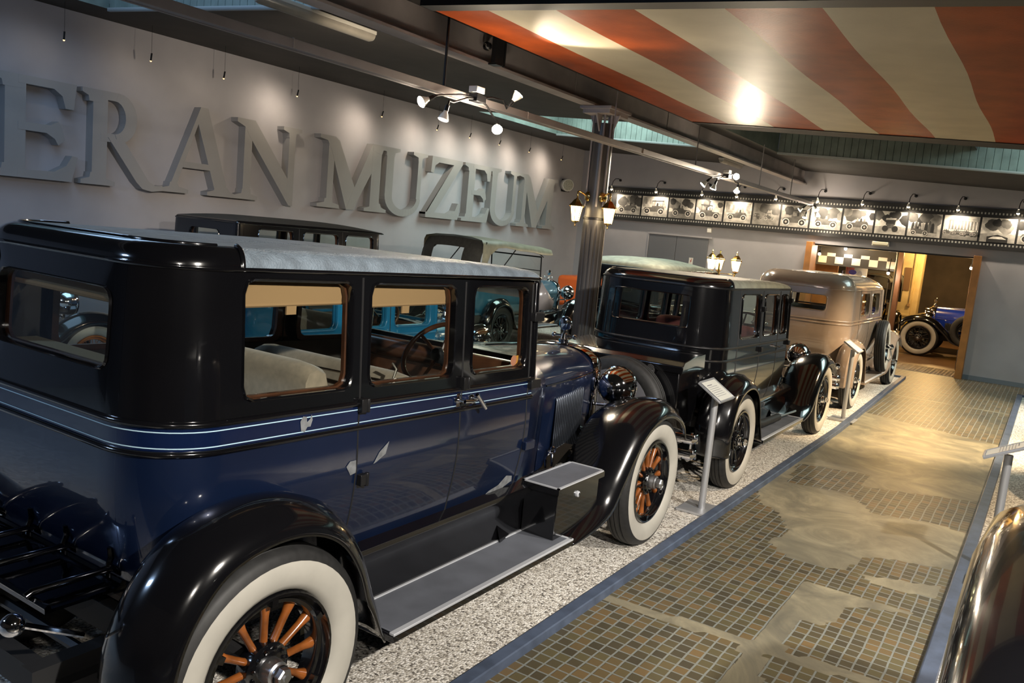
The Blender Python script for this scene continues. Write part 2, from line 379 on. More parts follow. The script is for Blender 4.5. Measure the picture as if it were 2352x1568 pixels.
def front_end(root, P, colhood, colcowl, wheelargs):
    """cowl, bonnet, radiator, lamps, fenders, running boards, wheels shared by closed and open cars"""
    w_, yf, yc, yr_, zb = P['w'], P['yf'], P['ycowl'], P['yrad'], P['zb']
    L, r, xo = P['L'], P['r'], P['xo']
    zt, zr = P['zhood'], P['zhood_r']; zsh = P['zl']-P['drop']*yf
    hwr = P.get('hwr', .31)
    m = MB()
    hood_loft(m, [(yf-.02, w_*(1-P.get('narrow', 0)), P['zs']-P['drop']*yf, zsh, zb, w_-.05), (yf+.12, w_*.97*(1-P.get('narrow', 0)), zt+.02, zsh-.005, zb, w_-.08), (yc-.1, w_*.80, zt, zsh-.02, zb-.03, w_-.16), (yc, w_*.74, zt-.01, zsh-.03, zb-.06, w_-.2)])
    m.build('cowl', colcowl, root, 50)
    m = MB()
    hs = [(yc+.005, w_*.735, zt-.012, zsh-.03, zb-.05, w_*.70), ((yc+yr_)/2, (w_*.735+hwr)/2+.012, (zt+zr)/2, zsh-.05, zb-.03, (w_*.7+hwr)/2), (yr_-.04, hwr, zr, zsh-.065, zb, hwr-.01)]
    hood_loft(m, hs)
    hood = m.build('bonnet', colhood, root, 50)
    # shoulder moulding and centre hinge on the bonnet
    m = MB()
    for s in (1, -1):
        m.tube([(s*(a[1]+.003), a[0], a[3]+.012) for a in hs], .006, 6)
    m.tube([(0, a[0], a[2]+.003) for a in hs], .006, 6, 1)
    m.build('bonnet_moulding', [P.get('mould', black), chrome], hood)
    # louvres
    m = MB(); ys0, ys1 = yc+.22, yr_-.3; n = P.get('nlouv', 14)
    lt = zsh-.13; lb = zb+.05
    for s in (1, -1):
        m = MB()
        def hx(y, z=0): t = (y-yc)/(yr_-yc); return s*((w_*.735)*(1-t)+hwr*t+.004)
        m.add([(hx(ys0), ys0, lb), (hx(ys1), ys1, lb), (hx(ys1), ys1, lt), (hx(ys0), ys0, lt)], [(0, 1, 2, 3)], 0)
        for i in range(n+1):
            y = ys0+(ys1-ys0)*i/n; x = hx(y)
            m.tube([(x, y, lb), (x+s*.008, y-.004, lb+.015), (x+s*.008, y-.004, lt-.015), (x, y, lt)], .0065, 6, 1)
        m.build('louvre_panel', [matte_black, P.get('louvm', mat('louvre_edge', (.07, .08, .1), .25, .8))], hood)
    # radiator
    m = MB(); rows = []
    for y, g in ((yr_-.05, .004), (yr_-.03, .016), (yr_+.05, .016), (yr_+.07, .0), (yr_+.07, -.035), (yr_+.04, -.045)):
        row = []
        hw, zt_, zs_, z0 = hwr+g, zr+g, zsh-.05, zb-.12
        for k in range(5): row.append((hw, y, z0+(zs_-z0)*k/5))
        for k in range(13):
            a = pi*k/12; row.append((hw*math.copysign(abs(cos(a))**.7, cos(a)), y, zs_+(zt_-zs_)*abs(sin(a))**.8))
        for k in range(4, -1, -1): row.append((-hw, y, z0+(zs_-z0)*k/5))
        rows.append(row)
    m.grid(rows); rad = m.build('radiator_shell', chrome, root, 40)
    m = MB(); m.box((0, yr_+.03, (zr+zb-.1)/2-.03), (hwr*1.9, .03, zr-zb-.02)); m.build('radiator_core', matte_black, rad)
    if P.get('moto', True):
        m = MB(); c = (0, yr_+.0, zr+.01)
        m.lathe([(.04, 0), (.04, .03), (.03, .035), (.024, .07), (.012, .078), (.01, .1)], c, n=20)
        m.tube([(-.085, c[1], c[2]+.055), (.085, c[1], c[2]+.055)], .009, 8)
        for s in (-1, 1): m.sphere((s*.09, c[1], c[2]+.055), .02)
        m.lathe([(.001, -.014), (.045, -.014), (.054, -.008), (.054, .008), (.045, .014), (.001, .012)], (c[0], c[1], c[2]+.15), (0, 1, 0), 24)
        m.build('radiator_cap', chrome, rad, 40)
    # headlamps
    hz = P.get('zlamp', 1.05); hy = yr_+P.get('ylamp', .12); hx_ = P.get('xlamp', .42)
    for s in (1, -1):
        m = MB(); m.lathe([(.001, -.17), (.03, -.168), (.075, -.15), (.115, -.11), (.135, -.05), (.14, .0), (.147, .006), (.147, .02), (.135, .028)], (s*hx_, hy, hz), (0, 1, 0), 32)
        lp = m.build('headlamp', chrome if P.get('chrome_lamp', True) else black, root, 40)
        m = MB(); m.lathe([(.001, .045), (.07, .04), (.135, .026)], (s*hx_, hy, hz), (0, 1, 0), 24); m.build('lens', lensm, lp)
    m = MB(); m.tube([(-hx_, hy-.06, hz-.14), (0, hy-.05, hz-.2), (hx_, hy-.06, hz-.14)], .014, 8)
    for s in (1, -1): m.tube([(s*hx_, hy-.06, hz-.1), (s*hx_, hy-.06, hz-.2), (s*(hx_-.06), hy-.05, zb+.02)], .014, 8)
    m.build('lamp_bar', chrome, root)
    # chassis
    m = MB()
    for s in (1, -1): m.box2((s*.36, P['yr']-.25, .42), (s*.43, yr_+.35, .55))
    for y in (P['yr']-.2, .2, 1.1, 2.0, yr_+.1): m.box((0, y, .49), (.75, .06, .1))
    for y in (0, L):
        m.tube([(-xo+.15, y, r), (xo-.15, y, r)], .035, 10)
        m.sphere((0 if y == 0 else .0, y, r), .13 if y == 0 else .05)
        for s in (1, -1):
            m.box((s*.45, y, r+.0), (.06, 1.1 if y == 0 else .85, .05))
    m.box((0, P['yr']/2+yf/2-.02, zb-.06), (2*w_-.18, yf-P['yr']-.1, .1))
    m.box2((-.25, yf+.1, .5), (.25, yr_-.1, .9))
    m.build('chassis', matte_black, root)
    # wheels
    for y in (0, L):
        for s in (1, -1): wheel(root, (s*xo, y, r), r, s, *wheelargs)
    # fenders
    fcol = P['fcol']; w2 = w_-.03; k = r/.465; ex = xo+.03; rb = P.get('zrb', .39); yb0, yb1 = P['rb']
    for s in (1, -1):
        def rf(rad, a): return (rad*cos(a), r+rad*sin(a))
        path = [( -.56*k, r-.08*k), (-.565*k, r+.16*k), (-.49*k, r+.38*k), (-.33*k, r+.56*k), (-.1*k, r+.635*k), (.14*k, r+.62*k), (.34*k, r+.52*k), (.48*k, r+.34*k), (.56*k, r+.12*k), (yb0-.02, rb)]
        prof = [(w2-.06, -.13), (w2-.035, -.085), (w2, -.045), (w2+.04, -.018), (w2+.09, -.003), ((w2+ex)/2+.02, .0), (ex-.09, -.02), (ex-.045, -.04), (ex-.015, -.065), (ex, -.09), (ex+.005, -.105), (ex+.008, -.12)]
        sweep_fender(root, 'rear_fender', path, prof, s, fcol, -1)
        f = L
        path = [(yb1-.02, rb), (f-.86*k, rb+.10), (f-.68*k, rb+.27), (f-.52*k, r+.36*k), (f-.36*k, r+.49*k), (f-.14*k, r+.575*k), (f+.10*k, r+.58*k), (f+.30*k, r+.52*k), (f+.45*k, r+.42*k), (f+.52*k, r+.30*k)]
        if P.get('long_ff', 0): path.append((f+.55*k, r+.12*k))
        xi = hwr+.17
        prof = [(xi, -.10), (xi+.04, -.07), (xi+.12, -.035), ((xi+ex)/2+.03, .0), (ex-.12, .0), (ex-.06, -.02), (ex-.02, -.06), (ex, -.085), (ex+.006, -.1), (ex+.008, -.12)]
        ff = sweep_fender(root, 'front_fender', path, prof, s, fcol, 1)
        # apron between fender, frame and bonnet
        m = MB(); m.grid([[(s*(hwr+.02), yb1, zb-.02), (s*(hwr+.02), f-.5, zb+.04), (s*(hwr), f+.25, zb+.02)], [(s*(xi+.01), yb1, rb), (s*(xi+.01), f-.5*k, r+.27*k), (s*(xi+.01), f+.2, r+.42*k)]])
        m.grid([[(s*(w_-.1), yf-.2, zb), (s*(hwr+.1), yb1+.35, zb)], [(s*(w_-.0), yf-.2, rb), (s*(xi+.05), yb1+.35, rb)]])
        m.build('apron', fcol, ff)
        # running board and splash shield
        m = MB(); xb0, xb1 = w_-.05, ex+.005
        m.box2((s*xb0, yb0, rb-.035), (s*xb1, yb1, rb-.004), 0)
        m.box2((s*(xb0+.03), yb0+.02, rb-.004), (s*(xb1-.025), yb1-.02, rb+.004), 1)
        for (a, b) in (((xb1-.028, yb0), (xb1+.002, yb1)), ((xb0+.015, yb0), (xb0+.032, yb1)), ((xb0+.015, yb1-.02), (xb1, yb1-.004))):
            m.box2((s*a[0], a[1], rb-.004), (s*b[0], b[1], rb+.009), 2)
        m.build('running_board', [fcol, P.get('rbm', rbmat), strip_m], root, bevel=.003)
        m = MB(); m.grid([[(s*(w_-.07), y, zb+.02), (s*(w_+.015), y, zb-.005), (s*(w_+.02), y, zb-.04), (s*(w_-.02), y, zb-.09), (s*(w_-.035), y, zb-.15), (s*(w_-.03), y, rb-.01)] for y in frange(yb0-.25, yb1+.25, .2)])
        m.build('splash_shield', fcol, root, 50)

def bumper(root, x, y, z, s=1, n=2, gap=.13):
    m = MB(); hb_ = .038
    for i in range(n):
        pts = [(-x, y+s*.12, z+i*gap), (-x-.03, y+s*.06, z+i*gap), (-x, y, z+i*gap), (-x*.6, y-s*.03, z+i*gap), (0, y-s*.05, z+i*gap), (x*.6, y-s*.03, z+i*gap), (x, y, z+i*gap), (x+.03, y+s*.06, z+i*gap), (x, y+s*.12, z+i*gap)]
        rows = [[(p[0], p[1]-s*.0, p[2]-hb_) for p in pts], [(p[0], p[1]-s*.007, p[2]) for p in pts], [(p[0], p[1], p[2]+hb_) for p in pts]]
        m.grid(rows)
    for sx in (-.45, .45, x*.97, -x*.97):
        m.tube([(sx, y+s*(.0 if abs(sx) < .6 else .04), z-.04), (sx, y+s*(.0 if abs(sx) < .6 else .04), z+gap*(n-1)+.05)], .014, 8)
    for sx in (-.4, .4): m.tube([(sx, y, z+gap/2), (sx, y+s*.35, z+gap/2)], .02, 6)
    return m.build('bumper', chrome, root, 40, solid=.006)

def sedan(name, label, loc, P, rz=0, group=None):
    root = empty(name, loc, label, 'car', rz, group)
    base, fmap, tot, (L1, L2, L3) = shell(P)
    rc, yf, yr, w_ = P['rc'], P['yf'], P['yr'], P['w']
    cl, cu, cb = P['cl'], P['cu'], P['cb']
    zrows = sorted(set([P['zb'], P['zl'], P['zu'], P['zs']-.055, P['zh']+.035, P['zr']]))
    zdiv = []
    for a, b in zip(zrows, zrows[1:]): zdiv.append(frange(a, b, .07 if b-a > .2 else .05))
    zw = (P['zs']-.055, P['zh']+.035)
    # u cells
    cells = []; wins = P['wins']
    br = [0.0]
    for (a, b) in sorted(wins, reverse=True): br += [yf-b-.045, yf-a+.045]
    br.append(L1)
    doors = P.get('doors', [])
    side_cells = []
    for i in range(len(br)-1):
        if br[i+1]-br[i] > 1e-4: side_cells.append((br[i], br[i+1], (i % 2 == 1)))
    rw, rz0, rz1 = P['rwin']
    mid = L1+L2+L3/2
    allc = [(a, b, ('side', k)) if isw else (a, b, None) for k, (a, b, isw) in enumerate(side_cells)]
    allc += [(L1, L1+L2, None)]
    if L3/2-rw-.08 > .01: allc += [(L1+L2, mid-rw-.08, None)]
    allc += [(mid-rw-.08, mid+rw+.08, ('rear', 0))]
    if L3/2-rw-.08 > .01: allc += [(mid+rw+.08, L1+L2+L3, None)]
    allc += [(L1+L2+L3, L1+2*L2+L3, None)]
    allc += [(tot-b, tot-a, ('side', k)) if isw else (tot-b, tot-a, None) for k, (a, b, isw) in list(enumerate(side_cells))[::-1]]
    body = MB(); up = MB(); panes = []; frames = []
    dm = {}
    def which(u, upper):
        y = None
        if u <= L1: y = yf-u; sd = 1
        elif u >= tot-L1: y = yf-(tot-u); sd = -1
        if y is not None:
            for di, (d0, d1) in enumerate(doors):
                if d0-1e-6 <= y <= d1+1e-6: return dm.setdefault((di, sd), MB())
            if doors and y > doors[-1][1]: return dm.setdefault(('post', sd), MB())
        return up if upper else body
    for (u0, u1, win) in allc:
        arc = (abs(u0-L1) < 1e-6 and abs(u1-L1-L2) < 1e-6) or (abs(u1-(tot-L1)) < 1e-6 and abs(u0-(tot-L1-L2)) < 1e-6)
        us = frange(u0, u1, .03 if arc else .05)
        # split at door edges when crossing non-window cells
        for zs in zdiv:
            upper = zs[0] >= P['zu']-1e-6
            mi = 1 if upper else (2 if zs[0] >= P['zl']-1e-6 else 0)
            if win and abs(zs[0]-zw[0]) < 1e-6:
                if win[0] == 'side': hole = (u0+.045, u1-.045, P['zs'], P['zh']); rad = P.get('wr', .05)
                else: hole = (mid-rw, mid+rw, rz0, rz1); rad = P.get('rwr', .06)
                out, inn = ring(us, zs, hole, rad); n = len(out)
                tgt = which((u0+u1)/2, upper); vs = [fmap(*p) for p in out]+[fmap(p[0], p[1]) for p in inn]
                tgt.add(vs, [(k, (k+1) % n, n+(k+1) % n, n+k) for k in range(n)], mi)
                panes.append((inn, win)); continue
            for a, b in zip(us, us[1:]):
                tgt = which((a+b)/2, upper)
                tgt.add([fmap(a, z) for z in zs]+[fmap(b, z) for z in zs], [(k, k+1, len(zs)+k+1, len(zs)+k) for k in range(len(zs)-1)], mi)
    bo = body.build('body', [cl, cu, cb], root, 50)
    uo = up.build('cabin_shell', [cl, cu, cb], root, 50)
    dobj = {}
    for kx, mb in dm.items(): dobj[kx] = mb.build('windscreen_post' if kx[0] == 'post' else 'door', [cl, cu, cb], root, 50)
    # window reveals and panes
    for inn, win in panes:
        n = len(inn); m = MB(); o1 = [fmap(p[0], p[1], .004) for p in inn]; c = (sum(p[0] for p in inn)/n, sum(p[1] for p in inn)/n)
        def shr(p, q, d): return fmap(p[0]+(c[0]-p[0])*q, p[1]+(c[1]-p[1])*q, d)
        e = [fmap(c[0]+(p[0]-c[0])*1.035, c[1]+(p[1]-c[1])*1.05, .001) for p in inn]; f2 = [fmap(c[0]+(p[0]-c[0])*1.02, c[1]+(p[1]-c[1])*1.03, .009) for p in inn]
        o2 = [fmap(p[0], p[1], -.03) for p in inn]; o3 = [shr(p, .03, -.032) for p in inn]; o4 = [shr(p, .03, -.05) for p in inn]; o5 = [fmap(c[0]+(p[0]-c[0])*1.08, c[1]+(p[1]-c[1])*1.1, -.05) for p in inn]
        for A, B, mi in ((e, f2, 0), (f2, o1, 0), (o1, o2, 0), (o2, o3, 1), (o3, o4, 1), (o4, o5, 1)): m.add(A+B, [(k, (k+1) % n, n+(k+1) % n, n+k) for k in range(n)], mi)
        m.build('window_frame', [cu, P.get('trimw', wooddark)], root, 50)
        if P.get('glass', True):
            m = MB(); m.add([fmap(p[0], p[1], -.02) for p in inn], [list(range(n))]); m.build('window_pane', glass, root, 0, recalc=False)
    # mouldings and pinstripes
    us = frange(0, tot, .04)
    m = MB()
    for zz, rr in ((P['zu'], .012), (P['zl'], .012)):
        m.tube([fmap(u, zz, .002) for u in us], rr, 8)
    m.build('belt_moulding', P.get('mould', black), root, 60)
    if P.get('pin', True):
        m = MB()
        for zz in (P['zu']-.026, P['zl']+.022):
            m.grid([[fmap(u, zz-.002, .0015) for u in us], [fmap(u, zz+.002, .0015) for u in us]])
        m.build('pinstripe', P.get('pinm', pin), bo)
    # door gaps and rail gutter
    for y in sorted(set(v for d_ in doors for v in d_)):
        for sfn in (lambda y: yf-y, lambda y: tot-(yf-y)):
            m = MB(); m.tube([fmap(sfn(y), z, .0) for z in frange(P['zb']+.01, P['zr']-.01, .1)], .0045, 5); m.build('door_gap', matte_black, root)
    # roof
    Rr, cr, zr = P['R'], P['crown'], P['zr']; o0 = -(zr-P['zu'])*.05
    yfr = yf+P.get('over', .02)
    K = 8; loops = []; ymid = (yr+yfr)/2; hl = (yfr-yr)/2
    ins = [Rr*(1-cos(pi/2*k/K)) for k in range(K+1)]; hs = [Rr*sin(pi/2*k/K) for k in range(K+1)]
    for q in (.2, .4, .6, .8, .93): ins.append(Rr+(w_-Rr-.03)*q); hs.append(Rr+cr*(1-(1-q)**2))
    W0 = w_+o0
    for d, h in zip(ins, hs):
        lp = []
        for (x, y) in rrect(W0-d*.98, yr-o0+d, yfr-d*P.get('fd', .35), max(rc+o0-d*.6, .015) if rc+o0-d*.6 < W0-d*.98 else (W0-d*.98)*.9, max(.012, min(.04+d*.3, (W0-d*.98)*.8)), 8, 24):
            t = max(0, (y-ymid)/hl); hh = h*(1-P.get('fsl', .5)*t**3); lp.append((x, y, zr+hh-P['drop']*y*.6-.0))
        loops.append(lp)
    lim = P.get('fab_k', 6); yfab = P.get('yfab', 99)
    sh = MB(); fb = MB(); n = len(loops[0])
    for i in range(len(loops)-1):
        for k in range(n):
            q = [loops[i][k], loops[i][(k+1) % n], loops[i+1][(k+1) % n], loops[i+1][k]]; yc_ = (loops[0][k][1]+loops[0][(k+1) % n][1])/2
            isf = (i >= lim) or (yc_ > yfab)
            (fb if isf else sh).add(q, [(0, 1, 2, 3)])
    fb.add(loops[-1], [list(range(n))])
    if sh.f: sh.build('roof_shell', cu, root, 60)
    fb.build('roof_cover', P['roofm'], root, 60)
    # gutter line along roof edge
    m = MB(); lp = loops[0]
    m.tube([(x*1.004, y, z+.002) for x, y, z in lp]+[lp[0]], .009, 6)
    if yr < yfab < yf:
        kk = [k for k in range(n) if (loops[0][k][1]+loops[0][(k+1) % n][1])/2 < yfab]; m.tube([(loops[lim][k][0], loops[lim][k][1], loops[lim][k][2]+.001) for k in kk], .007, 6)
        for sd in (1, -1):
            c = [k for k in range(n) if loops[0][k][0]*sd > W0-.03 and (loops[0][k][1]+loops[0][(k+sd) % n][1])/2 > yfab]
            kb = min(c, key=lambda k: loops[0][k][1]); m.tube([(loops[i][kb][0], loops[i][kb][1], loops[i][kb][2]+.002) for i in range(lim+1)], .01, 6)
    m.build('roof_gutter', P.get('mould', black), root, 60)
    # windscreen frame
    zb0 = P['zs']-P['drop']*yf; zt0 = zr-P['drop']*yf; nar = 1-P.get('narrow', 0)
    m = MB()
    for s in (1, -1): m.tube([(s*(w_*nar-.01), yf+.005, zb0-.08), (s*((w_*nar)+o0-.01), yf-.0, zt0)], .024, 8)
    m.box((0, yf, zt0-.02), (2*w_*nar-.06, .05, .06)); m.box((0, yf+.01, zb0+.02), (2*w_*nar-.04, .03, .03))
    m.build('windscreen_frame', cu, root, bevel=.004)
    m = MB(); m.box((0, yf, (zb0+zt0)/2), (2*w_*nar-.08, .006, zt0-zb0-.04)); m.build('windscreen_pane', glass, root)
    # interior
    ih = P['zs']-.02
    m = MB()
    m.grid([[fmap(u, z, -.06) for u in frange(0, tot, .1)] for z in (P['zb']+.05, ih)])
    m.box((0, (yr+yf)/2, P['zb']+.03), (2*w_-.14, yf-yr-.1, .02))
    m.build('interior_trim', P.get('trimc', mat('dark_interior_cloth', (.05, .04, .033), .8)), root)
    m = MB(); m.add([(x*.96, y*.98, zr-.01-P['drop']*y) for x, y in rrect(W0-.03, yr+.05, yf-.02, rc*.8, .03, 8, 24)], [list(range(n))]); m.build('headliner', headl, root, 0)
    if P.get('blinds', False):
        for (a, b) in wins[:P['blinds']]:
            for s in (1, -1):
                m = MB(); x = s*(w_-.085); zt = P['zh']-P['drop']*(a+b)/2; hgt = P.get('blh', .09)
                m.box2((x-.006, a-.03, zt-hgt), (x+.006, b+.03, zt+.03)); m.tube([(x, a-.03, zt-hgt-.004), (x, b+.03, zt-hgt-.004)], .009, 6); m.box((x, (a+b)/2, zt-hgt-.02), (.008, .05, .05))
                m.build('sunblind', headl, root)
        m = MB(); m.box((0, yr+.1, P['zh']-.045), (2*rw+.1, .012, .12)); m.tube([(-rw-.05, yr+.1, P['zh']-.11), (rw+.05, yr+.1, P['zh']-.11)], .014, 8); m.build('sunblind', headl, root)
    for k, ys in enumerate(P.get('seats', [(yr+.12, .55), (yr+1.45, .5)])):
        y0 = ys[0]; top = ys[2] if len(ys) > 2 else P.get('seat_top', P['zs']+.05)
        m = MB(); nn = 9
        rows = []
        for i in range(0, 41):
            x = -(w_-.12)+(2*w_-.24)*i/40; puff = .018*abs(sin(pi*nn*i/40)); e = min(1, min(i, 40-i)/4)
            e = .55+.45*sqrt(e); row = []
            for (yy, zz) in [(.0, -.42), (.0, -.05), (.02, -.012), (.06, .0), (.11+puff*.5, -.02), (.135+puff, -.10), (.14+puff, -.3), (.15, -.42)]:
                row.append((x, y0+yy, top+zz*1.0-(1-e)*.06))
            rows.append(row)
        m.grid(rows); nr_ = len(rows[0]); m.add(rows[0], [list(range(nr_))]); m.add(rows[-1], [list(range(nr_))[::-1]])
        m.box((0, y0+.36, top-.42), (2*w_-.24, .55, .16))
        st = m.build('seat', P.get('seatm', seatc), root, 60)
    # steering wheel and dash
    m = MB(); zd = P['zs']-.07
    rows = [[(x, yf-.10-.05*sin(t), zd-.02+.06*cos(t)) for x in (-(w_-.09), 0, w_-.09)] for t in [pi*k/8 for k in range(9)]]
    m.grid(rows); m.box((0, yf-.07, zd-.12), (2*w_-.18, .04, .16)); m.build('dashboard', dashm, root, 60)
    m = MB(); sc = V((P.get('swx', .28), yf-.46, P['zs']+.0)); axn = V((0, -.75, .66)).normalized(); u = V((1, 0, 0)); vv = axn.cross(u)
    m.tube([sc+(u*cos(a)+vv*sin(a))*.2 for a in [2*pi*k/36 for k in range(37)]], .014, 8, cap=False)
    for a in (R(30), R(150), R(270), R(90)): m.tube([sc-axn*.03, sc+(u*cos(a)+vv*sin(a))*.195], .010, 6)
    m.tube([sc-axn*.0, sc-axn*.5], .02, 8, 1)
    m.lathe([(.035, -.05), (.04, -.0), (.02, .02)], sc, axn, 16, 1)
    m.build('steering_wheel', [wooddark, dark_metal], root, 60)
    front_end(root, P, P.get('chood', cl), P.get('ccowl', cl), P['wheel'])
    return root, fmap, (L1, tot)

DEF = dict(w=.65, yr=-.38, yf=2.0, rc=.2, L=3.3, r=.45, xo=.87, zb=.68, zl=1.15, zu=1.27, zs=1.33, zh=1.75, zr=1.84, R=.08, crown=.05, drop=.01,
           wins=[(0, .55), (.7, 1.2), (1.35, 1.85)], rwin=(.33, 1.42, 1.66), doors=[(.62, 1.27), (1.27, 1.95)], ycowl=2.4, yrad=3.3, zhood=1.3, zhood_r=1.22,
           cl=black, cu=black, cb=black, fcol=black, roofm=fabric_dk, rb=(.6, 2.3), wheel=('dark', True))
def pr(**k): d = dict(DEF); d.update(k); return d

# ============================================================ THE HALL
def cz(x): return 3.716-.052*x          # sloping ceiling
XL, XR, YB, Y0 = -10.46, 5.0, 18.95, -4.0
def tc_nodes(n, l, kind='Object'):
    t = n.new('ShaderNodeTexCoord'); return t.outputs[kind]
# gravel
m_, n_, l_, b_ = nt('pea_gravel'); MATS['gravel'] = m_
co = tc_nodes(n_, l_)
vo = n_.new('ShaderNodeTexVoronoi'); vo.inputs['Scale'].default_value = 85; l_.new(co, vo.inputs['Vector'])
rp = n_.new('ShaderNodeValToRGB'); e = rp.color_ramp.elements
e[0].position = 0; e[0].color = (.09, .08, .07, 1); e[1].position = 1; e[1].color = (.85, .82, .76, 1)
for p_, c_ in ((.15, (.3, .27, .23, 1)), (.45, (.55, .51, .44, 1)), (.75, (.75, .71, .65, 1))):
    x_ = e.new(p_); x_.color = c_
sx = n_.new('ShaderNodeSeparateColor'); l_.new(vo.outputs['Color'], sx.inputs[0]); l_.new(sx.outputs[0], rp.inputs[0]); l_.new(rp.outputs[0], b_.inputs['Base Color'])
bp = n_.new('ShaderNodeBump'); bp.invert = True; bp.inputs['Strength'].default_value = 1; bp.inputs['Distance'].default_value = .006
l_.new(vo.outputs['Distance'], bp.inputs['Height']); l_.new(bp.outputs[0], b_.inputs['Normal']); setp(b_, rough=.8)
# block paving with concrete patches (mask = vertex attribute)
m_, n_, l_, b_ = nt('block_paving'); MATS['paving'] = m_
co = tc_nodes(n_, l_)
wn = n_.new('ShaderNodeTexNoise'); wn.inputs['Scale'].default_value = 3; l_.new(co, wn.inputs['Vector'])
vm = n_.new('ShaderNodeVectorMath'); vm.operation = 'MULTIPLY_ADD'; vm.inputs[1].default_value = (.02, .02, 0); l_.new(wn.outputs['Color'], vm.inputs[0]); l_.new(co, vm.inputs[2])
br = n_.new('ShaderNodeTexBrick'); br.offset = 0; br.squash = 1; br.inputs['Scale'].default_value = 1
br.inputs['Brick Width'].default_value = .074; br.inputs['Row Height'].default_value = .078; br.inputs['Mortar Size'].default_value = .0065; br.inputs['Mortar Smooth'].default_value = .3; br.inputs['Bias'].default_value = 0
br.inputs['Color1'].default_value = (0, 0, 0, 1); br.inputs['Color2'].default_value = (1, 1, 1, 1); br.inputs['Mortar'].default_value = (.5, .5, .5, 1)
l_.new(vm.outputs[0], br.inputs['Vector'])
rp = n_.new('ShaderNodeValToRGB'); e = rp.color_ramp.elements
e[0].position = 0; e[0].color = (.055, .047, .03, 1); e[1].position = 1; e[1].color = (.15, .10, .045, 1)
for p_, c_ in ((.3, (.075, .062, .035, 1)), (.55, (.10, .085, .042, 1)), (.8, (.12, .085, .04, 1))):
    x_ = e.new(p_); x_.color = c_
l_.new(br.outputs['Color'], rp.inputs[0])
no = n_.new('ShaderNodeTexNoise'); no.inputs['Scale'].default_value = 1.6; no.inputs['Detail'].default_value = 6; l_.new(co, no.inputs['Vector'])
mo = n_.new('ShaderNodeMix'); mo.data_type = 'RGBA'; l_.new(br.outputs['Fac'], mo.inputs[0]); l_.new(rp.outputs[0], mo.inputs[6]); mo.inputs[7].default_value = (.19, .20, .18, 1)
rc_ = n_.new('ShaderNodeValToRGB'); e = rc_.color_ramp.elements
e[0].position = .3; e[0].color = (.10, .095, .075, 1); e[1].position = .7; e[1].color = (.34, .30, .20, 1)
x_ = e.new(.5); x_.color = (.20, .18, .125, 1)
no.inputs['Distortion'].default_value = 1.6; no.inputs['Detail'].default_value = 12; no.inputs['Roughness'].default_value = .66
l_.new(no.outputs['Fac'], rc_.inputs[0])
at = n_.new('ShaderNodeAttribute'); at.attribute_name = 'brick'
ed = n_.new('ShaderNodeTexNoise'); ed.inputs['Scale'].default_value = 14; l_.new(co, ed.inputs['Vector'])
ma = n_.new('ShaderNodeMath'); ma.operation = 'MULTIPLY_ADD'; l_.new(ed.outputs['Fac'], ma.inputs[0]); ma.inputs[1].default_value = .5; l_.new(at.outputs['Fac'], ma.inputs[2])
mr = n_.new('ShaderNodeMapRange'); mr.inputs[1].default_value = .70; mr.inputs[2].default_value = .80; l_.new(ma.outputs[0], mr.inputs[0])
mx = n_.new('ShaderNodeMix'); mx.data_type = 'RGBA'; l_.new(mr.outputs[0], mx.inputs[0]); l_.new(rc_.outputs[0], mx.inputs[6]); l_.new(mo.outputs[2], mx.inputs[7]); l_.new(mx.outputs[2], b_.inputs['Base Color'])
hh = n_.new('ShaderNodeMath'); hh.operation = 'MULTIPLY'; l_.new(br.outputs['Fac'], hh.inputs[0]); l_.new(mr.outputs[0], hh.inputs[1])
bp = n_.new('ShaderNodeBump'); bp.invert = True; bp.inputs['Strength'].default_value = .6; bp.inputs['Distance'].default_value = .006; l_.new(hh.outputs[0], bp.inputs['Height']); l_.new(bp.outputs[0], b_.inputs['Normal'])
setp(b_, rough=.42, spec=.5)
CONC = [[(-2.04, 7.64), (-1.86, 7.13), (-1.67, 7.0), (-1.45, 6.54), (-1.53, 6.25), (-1.4, 6.05), (-1.24, 5.99), (-0.96, 6.04), (-0.85, 6.51), (-0.2, 6.74), (-0.2, 7.75), (-0.59, 7.8), (-1.03, 7.66), (-1.32, 8.13), (-1.86, 8.01), (-1.97, 8.85), (-1.29, 9.04), (-1.27, 8.5), (-0.34, 8.9), (-.2, 9), (-.2, 12.1), (-1.58, 12.6), (-2.1, 12.8), (-2.3, 11), (-2.2, 9)],
        [(-1.13, 5.66), (-0.74, 5.65), (-0.42, 5.64), (-0.79, 5.43), (-0.83, 5.04), (-0.97, 4.99), (-0.95, 4.47), (-1.11, 4.51), (-1.12, 5.05)],
        [(-1.14, 4.42), (-0.98, 4.4), (-0.95, 4.09), (-1.11, 3.9)], [(-.83, 6.07), (-.33, 6.27), (-.33, 6.0), (-.73, 5.95)]]
def inpoly(x, y, p):
    c = False; j = len(p)-1
    for i in range(len(p)):
        if (p[i][1] > y) != (p[j][1] > y) and x < (p[j][0]-p[i][0])*(y-p[i][1])/(p[j][1]-p[i][1])+p[i][0]: c = not c
        j = i
    return c
def isbrick(x, y):
    if abs(y-(4.47+.06*(x+1.2))) < .05 or abs(y-15.03) < .05: return 0.0
    return 0.0 if any(inpoly(x, y, p) for p in CONC) else 1.0
xs = frange(-2.3, -.15, .045); ys = frange(-4, 19.2, .045)
m = MB(); m.grid([[(x, y, 0) for x in xs] for y in ys])
fl = m.build('floor_aisle', MATS['paving'], None, 0, merge=False, recalc=False); struct(fl)
atr = fl.data.attributes.new('brick', 'FLOAT', 'POINT')
atr.data.foreach_set('value', [isbrick(x, y) for y in ys for x in xs])
